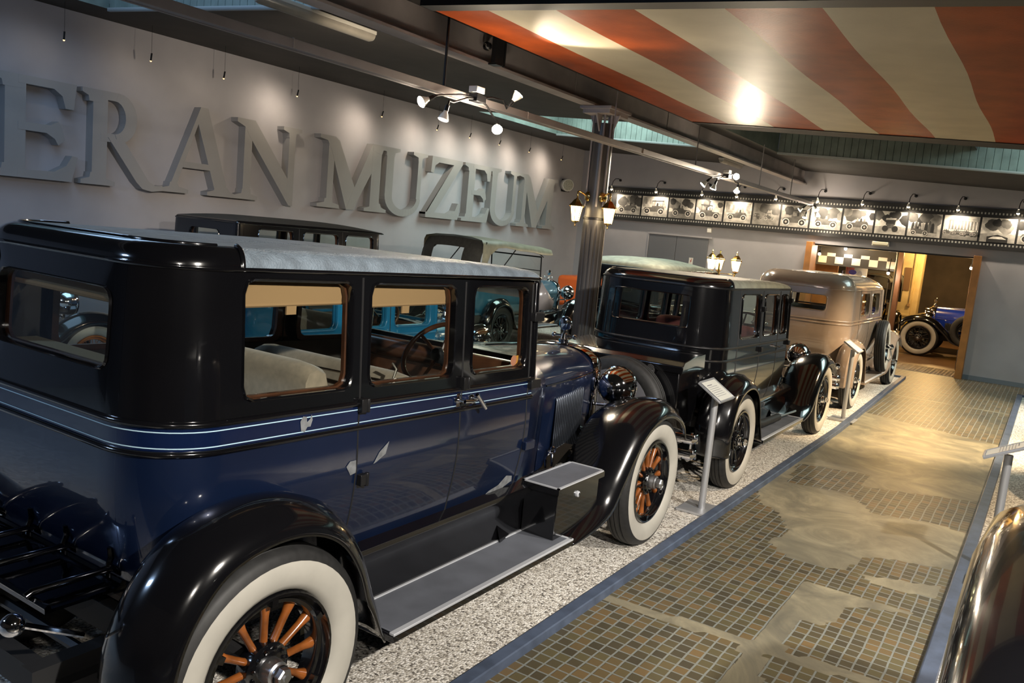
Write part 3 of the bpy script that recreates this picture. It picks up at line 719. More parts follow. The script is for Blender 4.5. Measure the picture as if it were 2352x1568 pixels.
m = MB(); m.add([(-2.3, 17.45, 0), (-2.3, 19.2, 0), (XL, 19.2, -.0), (XL, 17.45, -.0)], [(0, 1, 2, 3)]); m.add([(-.15, 17.4, 0), (XR, 17.4, 0), (XR, 19.2, 0), (-.15, 19.2, 0)], [(0, 1, 2, 3)])
struct(m.build('floor_cross_aisle', MATS['paving'], None, 0)).data.attributes.new('brick', 'FLOAT', 'POINT').data.foreach_set('value', [1.0]*8)
def kerbx(y): return -2.0 if y < 11 else -2.0-(y-11)*.024
m = MB(); ysk = frange(-4, 17.4, .5)
m.grid([[(XL, y, .012) for y in ysk], [(kerbx(y)-.03, y, .012) for y in ysk]])
struct(m.build('floor_gravel_left', MATS['gravel'], None, 0))
m = MB(); m.grid([[(-.22, y, .012) for y in ysk], [(XR, y, .012) for y in ysk]]); struct(m.build('floor_gravel_right', MATS['gravel'], None, 0))
m = MB()
m.grid([[(kerbx(y)+dx, y, z) for y in ysk] for dx, z in ((.015, 0), (.012, .045), (.005, .05), (-.06, .05), (-.065, .0))])
m.box2((XL, 17.36, 0), (kerbx(17.4)+.01, 17.43, .05)); struct(m.build('trim_1', kerbm, None, 30))
m = MB()
m.grid([[(x, y, z) for y in ysk] for x, z in ((-.30, 0), (-.297, .045), (-.29, .05), (-.215, .05), (-.21, 0))])
m.box2((-.3, 17.36, 0), (XR, 17.43, .05)); struct(m.build('trim_2', kerbm, None, 30))
# walls
m = MB(); m.box2((XL-.2, Y0, 0), (XL, YB+.2, 5.2)); struct(m.build('wall_left', wallg))
m = MB(); DX0, DX1, DZ = -4.55, -1.42, 2.43
m.box2((XL, YB, 0), (DX0, YB+.25, 5.2)); m.box2((DX1, YB, 0), (XR, YB+.25, 5.2)); m.box2((DX0, YB, DZ), (DX1, YB+.25, 5.2)); struct(m.build('wall_back', wallg))
m = MB(); m.box2((XR, Y0, 0), (XR+.2, YB, 5.2)); darkw = mat('dark_wall_paint', (.06, .058, .062), .7); struct(m.build('wall_right', darkw))
m = MB(); m.box2((XL, Y0-.2, 0), (XR, Y0, 5.2)); struct(m.build('wall_front', darkw))
m = MB(); m.box2((DX1+.0, YB-.02, 0), (XR, YB, .09)); m.box2((XL, YB-.02, 0), (DX0-.12, YB, .09)); struct(m.build('baseboard_back', mat('blue_grey_skirting', (.17, .2, .24), .5)))
# ceiling with the light shafts
m = MB()
def cpatch(x0, x1, y0, y1): m.add([(x0, y0, cz(x0)), (x1, y0, cz(x1)), (x1, y1, cz(x1)), (x0, y1, cz(x0))], [(0, 1, 2, 3)]); m.add([(x0, y0, cz(x0)+.06), (x1, y0, cz(x1)+.06), (x1, y1, cz(x1)+.06), (x0, y1, cz(x0)+.06)], [(3, 2, 1, 0)])
yb = [Y0, 2.9, 5.75, 12.7, 15.55, YB+.2]
for i in range(len(yb)-1):
    if i % 2 == 0: cpatch(XL-.1, XR+.1, yb[i], yb[i+1])
    else:
        xx_ = [XL-.1]+[v for s_ in SHAFTS if s_[2] == yb[i] for v in (s_[0], s_[1])]+[XR+.1]
        for k in range(0, len(xx_), 2): cpatch(xx_[k], xx_[k+1], yb[i], yb[i+1])
struct(m.build('ceiling', ceilm, None, 0, recalc=False))
boardm = mat('green_tongue_and_groove', (.17, .21, .19), .45, noise=.3, nscale=5)
framem = mat('roof_light_frame', (.3, .32, .32), .5)
skyl = emit('daylight_pane', (.55, .78, .85), .8)
for i, (x0, x1, y0, y1) in enumerate(SHAFTS):
    m = MB(); pitch = .115
    def zz(x): return 5.25-.06*(x+10)
    for yy, d in ((y1, .0), (y0, -.0)):
        x = x0
        while x < x1-.01:
            xe = min(x+pitch, x1); a, b = x+.005, xe-.005; yo = .012 if yy == y1 else -.012
            m.add([(x, yy+yo, cz(x)), (x, yy+yo, zz(x)), (a, yy, zz(a)), (a, yy, cz(a)), (b, yy, cz(b)), (b, yy, zz(b)), (xe, yy+yo, zz(xe)), (xe, yy+yo, cz(xe))], [(0, 1, 2, 3), (3, 2, 5, 4), (4, 5, 6, 7)]); x = xe
    for xx in (x0, x1): m.add([(xx, y0, cz(xx)), (xx, y1, cz(xx)), (xx, y1, zz(xx)), (xx, y0, zz(xx))], [(0, 1, 2, 3)])
    struct(m.build('ceiling_shaft_boards', boardm, None, 20, recalc=False))
    xa = -1.4 if i == 2 else x0
    m = MB(); m.add([(xa, y0, zz(xa)), (x1, y0, zz(x1)), (x1, y1, zz(x1)), (xa, y1, zz(xa))], [(0, 1, 2, 3)]); struct(m.build('window_%d' % (i+1), skyl if i else emit('dusk_pane', (.2, .55, .7), .25), None, 0, recalc=False))
    if i == 2:
        m = MB(); m.add([(x0, y0, zz(x0)), (xa, y0, zz(xa)), (xa, y1, zz(xa)), (x0, y1, zz(x0)), (xa, y0, cz(xa)+.3), (xa, y1, cz(xa)+.3)], [(0, 1, 2, 3), (1, 4, 5, 2)]); struct(m.build('ceiling_shaft_lid', ceilm, None, 0, recalc=False))
    m = MB(); m.box2((x0, y1-.03, cz(x0)-.0), (x0+.01, y1, cz(x0))); 
    m.add([(x0, y1-.025, cz(x0)-.03), (x1, y1-.025, cz(x1)-.03), (x1, y1+.01, cz(x1)-.03), (x0, y1+.01, cz(x0)-.03), (x0, y1-.025, cz(x0)+.01), (x1, y1-.025, cz(x1)+.01)], [(0, 1, 2, 3), (0, 1, 5, 4)]); struct(m.build('trim_%d' % (i+3), framem, None, 0))
# steel beam along the row
m = MB(); bx, bz = -4.97, 3.68
m.box2((bx-.09, Y0, bz), (bx+.09, YB, bz+.025)); m.box2((bx-.02, Y0, bz+.02), (bx+.015, YB, cz(bx)+.02))
for y in (1.4, 4.1, 6.2, 8.6, 11.3, 14.0, 16.6): m.box2((bx+.01, y, bz+.025), (bx+.022, y+.012, cz(bx)))
bm_ = m.build('ceiling_beam', beamm); struct(bm_)
# column
m = MB(); cx, cy = -4.87, 9.25
m.lathe([(.145, 2.36), (.13, 2.4), (.125, 2.5), (.122, 3.5)], (cx, cy, 0), n=32)
rows = []
for z in [0, .25, .3, .34, 2.2, 2.26, 2.3, 2.36]:
    row = []
    for k in range(168):
        a = 2*pi*k/168; fl_ = .016*max(0, cos(a*14))**.5 if .34 <= z <= 2.2 else 0
        rr = .16 if z < .3 else .142
        row.append((cx+(rr-fl_)*cos(a), cy+(rr-fl_)*sin(a), z))
    rows.append(row)
m.grid(rows, 0, True)
col = empty('column', (0, 0, 0), 'grey fluted cast iron column with flared head under the ceiling beam', 'column'); col['kind'] = 'thing'
m.build('shaft', mat('dark_grey_column_paint', (.09, .085, .085), .35, noise=.2, nscale=4), col, 50)
m = MB(); m.box((cx, cy, 3.62), (.36, .5, .05)); m.box((cx, cy, 3.66), (.42, .56, .03))
for s in (-1, 1):
    m.add([(cx-.01, cy+s*.1, 3.6), (cx-.01, cy+s*.24, 3.6), (cx-.01, cy+s*.1, 3.36), (cx+.01, cy+s*.1, 3.6), (cx+.01, cy+s*.24, 3.6), (cx+.01, cy+s*.1, 3.36)], [(0, 1, 2), (3, 4, 5), (0, 1, 4, 3), (1, 2, 5, 4), (0, 2, 5, 3)])
    m.add([(cx+s*.1, cy-.01, 3.6), (cx+s*.2, cy-.01, 3.6), (cx+s*.1, cy-.01, 3.36), (cx+s*.1, cy+.01, 3.6), (cx+s*.2, cy+.01, 3.6), (cx+s*.1, cy+.01, 3.36)], [(0, 1, 2), (3, 4, 5), (0, 1, 4, 3), (1, 2, 5, 4), (0, 2, 5, 3)])
m.build('head_bracket', beamm, col)
m = MB(); m.lathe([(.143, 2.34), (.152, 2.345), (.152, 2.365), (.143, 2.37)], (cx, cy, 0), n=32); m.build('collar', dark_metal, col)
m = MB()
for dx, dy in ((-.11, -.08), (.06, -.12), (.12, -.06)): m.tube([(cx+dx, cy+dy, 2.5), (cx+dx, cy+dy, 3.6)], .013, 8)
m.build('conduit', beamm, col)
def lantern(root, c, s=1.0, z_hang=True, glassm=bulb_soft, metal=brass, up=False):
    """six-sided street lantern head centred at c"""
    m = MB(); x, y, z = c; k = s
    prof = [(.045, -.13), (.075, .05)] if not up else [(.05, -.11), (.085, .07)]
    m.lathe([(r_*k, h_*k) for r_, h_ in prof], c, (0, 0, 1), 6); gl = m.build('lantern_glass', glassm, root, 0)
    m = MB()
    for q in range(6):
        a = 2*pi*q/6; off = Matrix.Rotation(0, 3, 'Z')
    m.lathe([(r_*k, h_*k) for r_, h_ in [(.002, -.2), (.008, -.19), (.004, -.17), (.02, -.15), (.048, -.135), (.048, -.128)]], c, (0, 0, 1), 6)
    m.lathe([(r_*k, h_*k) for r_, h_ in [(.098, .045), (.098, .055), (.07, .085), (.04, .125), (.015, .14), (.008, .16), (.012, .175), (.002, .2)]], c, (0, 0, 1), 6)
    u = V((0, 0, 1)).orthogonal().normalized(); wv = V((0, 0, 1)).cross(u)
    for q in range(6):
        a = 2*pi*q/6; d = u*cos(a)+wv*sin(a); C = V(c)
        m.tube([C+d*prof[0][0]*k*1.05+V((0, 0, prof[0][1]*k)), C+d*prof[1][0]*k*1.05+V((0, 0, prof[1][1]*k))], .005*k, 5)
    m.build('lantern_frame', metal, root, 30)
for nm, (lx, ly), lb, an in (('wall_lantern', (-5.03, 9.05), 'lit brass lantern on the camera-left side of the fluted column', -2.3), ('wall_lantern', (-4.62, 9.12), 'lit brass lantern with pointed finial on the door side of the fluted column', -.4)):
    t = empty(nm, (0, 0, 0), lb, 'lantern', group='lanterns on the fluted column')
    lantern(t, (lx, ly, 2.44))
    m = MB(); d = V((lx-cx, ly-cy, 0)).normalized(); b0 = V((cx, cy, 2.62))+d*.125
    m.lathe([(.001, .03), (.04, .028), (.06, .01), (.065, 0)], b0, d, 20)
    m.tube([b0+d*.01, b0+d*.06+V((0, 0, .03)), b0+d*.12+V((0, 0, .05)), V((lx, ly, 2.66)), V((lx, ly, 2.62))], .011, 8); m.build('wall_bracket', brass, t, 50)
    point((lx+(.12 if lx > -4.8 else -.12), ly-.16, 2.36), 5, 'warm', .06, 'lantern_light')
# ------------------------------------------------------------ letters on the wall
FX = -10.31
def letter(ch, y0, y1, zb=2.205, zt=3.375, label='', st=.0):
    W = y1-y0; H = zt-zb; m = MB(); fn = lambda u, v, d: (d, y0+u*W, zb+v*H)
    cnt = [0]
    def P(pts): cnt[0] += 1; m.prism(pts, fn, XL-.01, FX+.0007*cnt[0])
    def serif(u, v, hw, up=True, sw=.07):   # bracketed slab serif centred on a stem
        s = 1 if up else -1
        P([(u-hw, v), (u+hw, v), (u+hw, v+s*.045), (u+sw, v+s*.075), (u+sw*.9, v+s*.13), (u-sw*.9, v+s*.13), (u-sw, v+s*.075), (u-hw, v+s*.045)])
    def stem(u, hw, v0=0, v1=1): P([(u-hw, v0), (u+hw, v0), (u+hw, v1), (u-hw, v1)])
    if ch == 'E':
        stem(.27, .115); serif(.25, 0, .25, True, .13); serif(.25, 1, .25, False, .13)
        P([(.3, 0), (.93, 0), (1, .26), (.93, .27), (.86, .16), (.72, .09), (.3, .08)])
        P([(.3, .92), (.7, .92), (.80, .86), (.84, .74), (.94, .74), (.97, 1), (.3, 1)])
        P([(.3, .47), (.62, .47), (.72, .42), (.76, .36), (.84, .42), (.80, .54), (.76, .60), (.66, .55), (.3, .55)])
    elif ch == 'R':
        stem(.21, .085); serif(.2, 0, .2, True, .1); serif(.17, 1, .17, False, .1)
        oi = []; oo = []
        for k in range(13):
            a = pi/2-pi*k/12; oo.append((.42+.23*cos(a), .735+.265*sin(a))); oi.append((.38+.13*cos(a), .735+.175*sin(a)))
        P([(.22, 1), (.42, 1), (.38, .91), (.22, .91)]); P([(.22, .47), (.42, .47), (.38, .56), (.22, .56)])
        for k in range(12): P([oo[k], oo[k+1], oi[k+1], oi[k]])
        P([(.30, .52), (.50, .50), (.82, .09), (.90, .05), (1, .06), (1, .0), (.86, -.02), (.74, .0), (.66, .07)])
    elif ch == 'A':
        P([(.47, 1.03), (.57, 1.03), (.885, .08), (.70, .08), (.445, .83), (.18, .08), (.10, .08)])
        P([(.26, .30), (.70, .30), (.70, .37), (.26, .37)]); P([(0, 0), (.34, 0), (.34, .045), (.22, .07), (.19, .12), (.1, .12), (.09, .07), (0, .045)]); P([(.60, 0), (1, 0), (1, .045), (.92, .07), (.88, .12), (.72, .12), (.69, .07), (.60, .045)])
    elif ch == 'N':
        stem(.17, .055); serif(.17, 0, .17, True, .07); P([(0, 1), (.26, 1), (.9, .2), (.9, -.03), (.84, -.03), (.18, .80), (.12, .9), (0, .95)])
        stem(.85, .05, .1, 1); serif(.85, 1, .15, False, .06)
    elif ch == 'M':
        stem(.16, .04); serif(.15, 0, .15, True, .055); P([(0, 1), (.2, 1), (.26, .95), (.54, .24), (.44, .0), (.40, .0), (.16, .8), (.1, .93), (0, .95)])
        P([(.74, 1), (.84, 1), (.84, .8), (.5, .0), (.40, .0), (.46, .2)]); stem(.81, .07); serif(.83, 0, .17, True, .085); P([(.74, 1), (.99, 1), (.99, .95), (.9, .93), (.88, .86), (.74, .9)])
    elif ch == 'U':
        stem(.20, .075, .25, 1); serif(.20, 1, .19, False, .09); stem(.84, .042, .25, 1); serif(.84, 1, .16, False, .05)
        oo = []; oi = []
        for k in range(17):
            a = pi+pi*k/16; oo.append((.5035+.3785*cos(a), .27+.30*sin(a))); oi.append((.536+.262*cos(a), .27+.20*sin(a)))
        for k in range(16): P([oo[k], oo[k+1], oi[k+1], oi[k]])
    elif ch == 'Z':
        P([(.09, 1), (.98, 1), (.98, .94), (.24, .08), (.0, .08), (.0, .05), (.72, .91), (.28, .91), (.18, .85), (.15, .73), (.07, .74)])
        P([(0, 0), (.94, 0), (1, .27), (.92, .28), (.85, .15), (.72, .09), (.0, .09)])
    o = m.build('wall_letter', letterm, None, 25); tag(o, label, 'letter', 'raised museum name letters')
Lt = [('E', 4.80, 5.82, 'raised grey capital E at the start of the visible word, above the black limousine roof'), ('R', 5.86, 6.99, 'raised grey capital R between the first E and the A'), ('A', 6.99, 8.19, 'raised grey capital A, the only A on the wall'),
      ('N', 8.18, 9.42, 'raised grey capital N ending the first word'), ('M', 9.82, 11.5, 'raised grey capital M that starts the second word'), ('U', 11.28, 12.58, 'raised grey capital U between the M and the Z'),
      ('Z', 12.63, 13.72, 'raised grey capital Z, the only Z on the wall'), ('E', 13.78, 14.75, 'raised grey capital E between the Z and the last U'), ('U', 14.62, 15.85, 'raised grey capital U next to the final M'), ('M', 15.83, 17.55, 'raised grey capital M, last letter next to the corner')]
for ch, a, b, lb in Lt: letter(ch, a, b, label=lb)
# small wire-hung halogens washing the letters
hy = [5.4, 6.5, 7.6, 8.92, 10.8, 12.3, 13.32, 14.35, 15.5, 16.9]
for i, y in enumerate(hy):
    t = empty('halogen_spot', (-9.9, y, 3.84), 'tiny wire-hung halogen above the wall lettering', 'spotlight', group='wire-hung halogens over the letters')
    m = MB(); m.tube([(0, 0, .06), (0, 0, cz(-9.9)-3.84)], .002, 4); m.build('wire', dark_metal, t)
    m = MB(); m.tube([(.02, -.01, .05), (-.025, .01, -.03)], .011, 8); m.build('housing', dark_metal, t)
    m = MB(); m.sphere((-.028, .012, -.036), .011, n=8); m.build('bulb', emit('amber_bulb_tip', (1, .5, .15), 3), t)
    spot((-9.93, y+.02, 3.79), (-10.5, y-.12, 3.4), 9+9*i/9 if i > 2 else 1.2, 150, 'halo', 1, .03, 'halogen_light')
# ------------------------------------------------------------ film strip mural
mur = empty('film_strip_mural', (0, YB-.05, 0), 'long black film strip mural of vintage car photographs across the back wall', 'mural')
m = MB(); m.box2((-9.75, -.02, 2.64), (1.6, .045, 3.38)); m.box2((-9.75, -.035, 2.60), (1.6, .045, 2.65)); m.box2((-9.75, -.03, 3.36), (1.6, .045, 3.395)); m.build('backing_board', matte_black, mur)
hole = mat('film_perforation', (.33, .33, .31), .5)
m = MB(); x = -9.7
while x < 1.5:
    for z in (2.695, 3.295): m.add([(x, -.024, z-.019), (x+.028, -.024, z-.019), (x+.028, -.024, z+.019), (x, -.024, z+.019)], [(0, 1, 2, 3)])
    x += .062
m.build('perforation_pattern', hole, mur, 0, recalc=False)
seps = [-10.05, -9.40, -8.708, -8.0, -7.32, -6.64, -5.97, -5.337, -4.70, -4.025, -3.376, -2.745, -2.096, -1.43, -.79, -.14, .51, 1.16]
g = [mat('photo_grey_%d' % i, (c, c*.95, c*.86), .5, noise=.45, nscale=7+i) for i, c in enumerate((.03, .11, .27, .5, .85))]
rng = random.Random(3)
for i in range(1, len(seps)-1):
    x0, x1 = seps[i]+.02, seps[i+1]-.02; z0, z1 = 2.745, 3.215; m = MB(); W = x1-x0; H = z1-z0; yy = [-.026]
    def q(pts, mi, dy=.001): yy[0] -= dy; m.add([(x0+min(1, max(0, p[0]))*W, yy[0], z0+min(1, max(0, p[1]))*H) for p in pts], [list(range(len(pts)))], mi)
    q([(0, 0), (1, 0), (1, 1), (0, 1)], 4 if i not in (6, 7) else 2)
    hz = .38+.1*rng.random(); q([(0, 0), (1, 0), (1, hz-.06), (.5, hz-.02), (0, hz-.1)], 3 if i % 3 else 2)
    if i in (12,):   # columned building
        q([(.15, .42), (1, .42), (1, .8), (.15, .82)], 2); q([(.1, .82), (1, .78), (1, .9), (.3, .92)], 3)
        for k in range(9): q([(.2+.09*k, .44), (.235+.09*k, .44), (.235+.09*k, .78), (.2+.09*k, .78)], 4, .0002)
    elif i in (2, 5): 
        q([(.05, .45), (.95, .45), (.95, .95), (.05, .95)], 3)
        for k in range(5): q([(.12+.17*k, .6), (.2+.17*k, .6), (.2+.17*k, .85), (.12+.17*k, .85)], 2, .0002)
    else:
        for k in range(6):
            cx_, cz_, rr = rng.random(), .62+.25*rng.random(), .12+.13*rng.random()
            q([(cx_+rr*(.75+.3*rng.random())*cos(a), cz_+rr*1.2*(.75+.35*rng.random())*sin(a)) for a in [2*pi*j/14 for j in range(14)]], rng.choice((0, 1, 1, 2)), .0003)
    def car(cx_, cz_, s, fl=1, top=True):
        f = lambda pts: [(cx_+fl*p[0]*s, cz_+p[1]*s*1.35) for p in pts]
        q(f([(-.5, .0), (.5, .0), (.56, .1), (.5, .2), (.14, .22), (.1, .3), (-.42, .3), (-.5, .2)]), 1)
        if top: q(f([(-.46, .52), (.14, .5), (.16, .55), (-.46, .58)]), 0, .0003); q(f([(-.42, .3), (-.40, .3), (-.40, .53), (-.42, .53)]), 0, .0003); q(f([(.12, .22), (.14, .22), (.15, .52), (.13, .52)]), 0, .0003)
        for wx in (-.34, .38):
            for rr, mi in ((.16, 4), (.125, 0), (.05, 3)): q(f([(wx+rr*cos(a), .02+rr*sin(a)*.95) for a in [2*pi*j/18 for j in range(18)]]), mi, .0003)
        for k in range(3): q(f([(-.36+.17*k, .28), (-.26+.17*k, .28), (-.27+.17*k, .42), (-.31+.17*k, .46), (-.35+.17*k, .42)]), 0 if k % 2 else 2, .0003)
    if i == 10: q([(.33, .62), (.66, .66), (.68, .72), (.34, .70)], 3); q([(.35, .4), (.64, .42), (.66, .64), (.35, .62)], 0); q([(.38, .28), (.6, .28), (.62, .46), (.38, .46)], 1); [q([(a_+.1*cos(t), .25+.13*sin(t)) for t in [2*pi*j/14 for j in range(14)]], 0, .0003) for a_ in (.34, .66)]
    elif i == 13: q([(.2, 0), (.8, 0), (.8, .22), (.5, .32), (.2, .22)], 0); q([(.24, .14), (.76, .14), (.62, .24), (.38, .24)], 4)
    elif i in (7,): car(.5, .2, .8, -1)
    elif i in (6,): car(.62, .3, .35, 1); car(.2, .28, .3)
    elif i in (12,): [car(.15+.28*k, .25, .28, 1, False) for k in range(4)]
    elif i in (11,): [q([(.1+.1*k, .2), (.2+.1*k, .2), (.19+.1*k, .55+.05*(k % 3)), (.15+.1*k, .62+.05*(k % 3)), (.11+.1*k, .55)], (0, 1, 0, 2)[k % 4], .0003) for k in range(8)]; car(.35, .15, .5, 1, False)
    else: car(.5, .2+.04*rng.random(), .62+.15*rng.random(), rng.choice((1, -1)), i % 2 == 0 or i == 2)
    m.build('vintage_photograph', g, mur, 0, merge=False, recalc=False)
# gooseneck picture lamps
for i, x in enumerate([-9.44, -8.26, -7.12, -6.3, -5.42, -4.53, -3.62, -2.74, -1.84, -.82, .1]):
    nm = ['closest to the column', 'second from the column', 'third from the column', 'fourth from the column', 'left of the pipe end', 'beside the pipe end', 'above the left end of the doorway', 'above the exit light', 'above the doorway middle', 'above the door jamb right of the opening', 'past the doorway'][i]
    t = empty('picture_lamp', (x, YB, 3.34), 'small lit gooseneck lamp over the film mural, '+nm, 'lamp', group='picture lamps over the film mural')
    m = MB(); m.lathe([(.03, -.0), (.03, -.03), (.001, -.035)], (.07, 0, .22), (0, 1, 0), 14); m.tube([(.07, -.03, .22), (.06, -.1, .25), (.03, -.2, .24), (.01, -.28, .17), (0, -.31, .06)], .008, 6); m.build('gooseneck', dark_metal, t)
    m = MB(); m.lathe([(.012, .05), (.02, .03), (.036, -.02)], (0, -.31, .0), (0, -.25, .97), 14); m.build('reflector', whitep, t)
    m = MB(); m.sphere((0, -.305, -.02), .03, n=12); m.build('bulb', bulb_dim, t)
    spot((x, YB-.32, 3.29), (x+.05, YB, 2.7), 34, 125, 'halo', .9, .03, 'picture_light')
# ------------------------------------------------------------ striped ceiling panel
px0, px1, py0, py1, pz = -4.45, 2.4, 5.35, 10.98, 3.8
pn = empty('striped_panel', (0, 0, 0), 'huge suspended ceiling panel with rust red and cream stripes over the aisle', 'ceiling panel')
rust = mat('rust_red_gloss_paint', (.37, .065, .010), .5, noise=.3, nscale=3, bump=.08, bscale=60, spec=.07); creamst = mat('cream_gloss_paint', (.56, .50, .37), .55, noise=.1, nscale=3, bump=.05, bscale=60, spec=.1)
# stripes: x position on near edge and on far edge
SX = [-4.45, -3.95, -3.33, -2.69, -2.06, -1.45, -.81, -.19, .43, 1.05, 1.7, 2.4]
def pzf(x): return pz-.052*(x+4.45)
m = MB(); ysp = frange(py0, py1, .4); rs_ = random.Random(5)
for i in range(len(SX)-1):
    wob = lambda y, k: .012*sin(y*2.3+k*1.7) if 0 < k < len(SX)-1 else 0
    m.grid([[(SX[i]+wob(y, i), y, pzf(SX[i])) for y in ysp], [(SX[i+1]+wob(y, i+1), y, pzf(SX[i+1])) for y in ysp]], i % 2)
m.build('painted_boards', [rust, creamst], pn, 0)
m = MB()
for y0_, y1_ in ((py0-.16, py0), (py1, py1+.03)):
    m.add([(px0, y, pzf(px0)+d) for y in (y0_, y1_) for d in (-.01, .12)]+[(px1, y, pzf(px1)+d) for y in (y0_, y1_) for d in (-.01, .12)], [(0, 1, 3, 2), (4, 6, 7, 5), (0, 4, 5, 1), (2, 3, 7, 6), (0, 2, 6, 4), (1, 5, 7, 3)])
m.add([(px0, py0, pz+.003), (px0, py1, pz+.003), (px0, py1, pz+.07), (px0, py0, pz+.07), (px1, py0, pzf(px1)+.07), (px1, py1, pzf(px1)+.07), (px1, py0, pzf(px1)+.003), (px1, py1, pzf(px1)+.003)], [(0, 1, 2, 3), (3, 2, 5, 4), (4, 5, 7, 6)])
m.build('panel_edge', matte_black, pn)
m = MB()
for y in (5.7, 9.6):
    for x in (-4.3, 2.0): m.tube([(x, y, pzf(x)+.05), (x, y, cz(x)+.02)], .01, 6)
m.build('hanger', dark_metal, pn)
# ------------------------------------------------------------ conduit pipe with lamp clusters
PX, PZ = -4.56, 3.245
m = MB(); m.box2((PX-.03, -3.5, PZ-.035), (PX+.03, 18.35, PZ+.03)); m.box2((PX-.045, -3.5, PZ-.042), (PX-.028, 18.35, PZ-.03))
for y in (4.02, 9.7, 7.0, 13.5): m.box((PX, y, PZ), (.066, .008, .07))
track = empty('conduit_track', (0, 0, 0), 'long grey cable conduit hanging below the striped panel edge', 'conduit')
m.build('conduit', pipem, track, bevel=.006)
for y, zt in ((5.7, 3.84), (8.9, 3.82), (11.55, 3.97), (14.6, 3.97), (16.6, 3.97)):
    m = MB(); m.tube([(PX, y, PZ+.03), (PX, y, zt)], .012 if y < 6 else .009, 8); m.build('hanging_rod', dark_metal if y < 6 else pipem, track)
def cluster(c, heads, label):
    point((c[0]+.12, c[1], c[2]-.16), 22, 'halo', .08, 'cluster_spill')
    t = empty('lamp_cluster', c, label, 'lamp', group='lamp clusters on the conduit')
    m = MB(); m.box((.02, 0, .07), (.09, .12, .055)); m.build('junction_box', whitep, t, bevel=.005)
    m = MB(); m.box((.02, .02, .0), (.09, .14, .06)); m.build('connector', dark_metal, t, bevel=.004)
    for p, d, kind, pw, tgt, *an in heads:
        p = V(p); d = V(d).normalized(); b = p-d*.09
        m = MB(); m.tube([(.03, .02, .0), V((.03, .02, 0))*.6+b*.4+V((0, 0, .03)), b*.8+V((.0, 0, .02)), b-d*.05, b], .009, 8); m.lathe([(.018, -.01), (.02, .04)], b, d, 12, cap=True)
        a_ = m.build('flexible_arm', dark_metal, t, 50)
        m = MB(); m.lathe([(.018, .0), (.02, .02), (.035, .05), (.048, .085)], b+d*.03, d, 20); m.build('reflector_bulb', mat('pearl_glass', (.8, .78, .72), .25), a_, 60)
        m = MB(); m.lathe([(.048, .085), (.04, .094), (.001, .1)], b+d*.03, d, 20); m.build('bulb_face', bulb if kind else bulb_wh, a_, 60)
        if pw: spot(V(c)+p+d*.09, V(c)+p+d*.09+V(tgt) if tgt else V(c)+p+d*.6, pw, an[0] if an else 95, 'halo', .7, .045, 'cluster_light')
cluster((PX+.085, 6.03, PZ-.01), [((-.05, -.62, -.13), (-.3, -.8, -.45), 1, 300, (-3.5, 3.2, -.1), 82), ((.0, -.40, -.22), (-.1, -.25, -1), 0, 20, (-1, 0, -3)), ((.06, .30, -.21), (.45, -.6, -.5), 1, 190, (2.2, -3.5, -2.2)), ((.12, .48, .10), (.5, .3, .8), 1, 95, (1.0, -.42, .36), 62)],
        'four-armed reflector lamp cluster on the conduit, closest to the lettered wall start')
cluster((PX+.085, 12.62, PZ-.01), [((-.12, -.55, -.17), (-.6, -.3, -.7), 1, 70, (-3, 0, -2.5)), ((-.04, -.35, -.2), (-.3, 0, -1), 1, 60, (-2, 2, -3)), ((.1, .2, .02), (.25, -.95, -.1), 1, 300, (2.3, -6, -2.9), 84), ((.05, .45, -.17), (.1, -.5, -.8), 1, 120, (1.8, 1.5, -3))],
        'four-armed reflector lamp cluster shining brightest, halfway along the conduit')
cluster((PX+.0, 18.46, PZ-.02), [((.15, -.3, -.1), (.5, -.4, -.6), 1, 60, (1.5, -2, -3)), ((-.2, -.2, -.12), (-.6, -.2, -.5), 1, 40, (-2, -1, -2)), ((.1, .1, -.2), (.2, .3, -1), 1, 25, (.6, .3, -2)), ((-.05, -.35, -.27), (-.1, -.3, -1), 1, 30, (-.5, -2, -3))],
        'reflector lamp cluster at the far end of the conduit, over the mural')
# shaded housings for the added, unseen spots above the camera-right row
for i, (loc, tgt) in enumerate(ADDED_SPOTS):
    t = empty('added_spotlight', loc, 'dark shaded spotlight added out of view under the striped panel above the camera-right row', 'spotlight', group='added spotlights above the aisle')
    d = (V(tgt)-V(loc)).normalized(); m = MB(); m.lathe([(.03, -.16), (.045, -.14), (.05, -.02), (.075, .03), (.07, .03), (.045, -.01)], (0, 0, 0), d, 18); m.tube([-d*.1, -d*.1+V((.02, 0, .08))], .012, 6); m.build('shade', dark_metal, t)
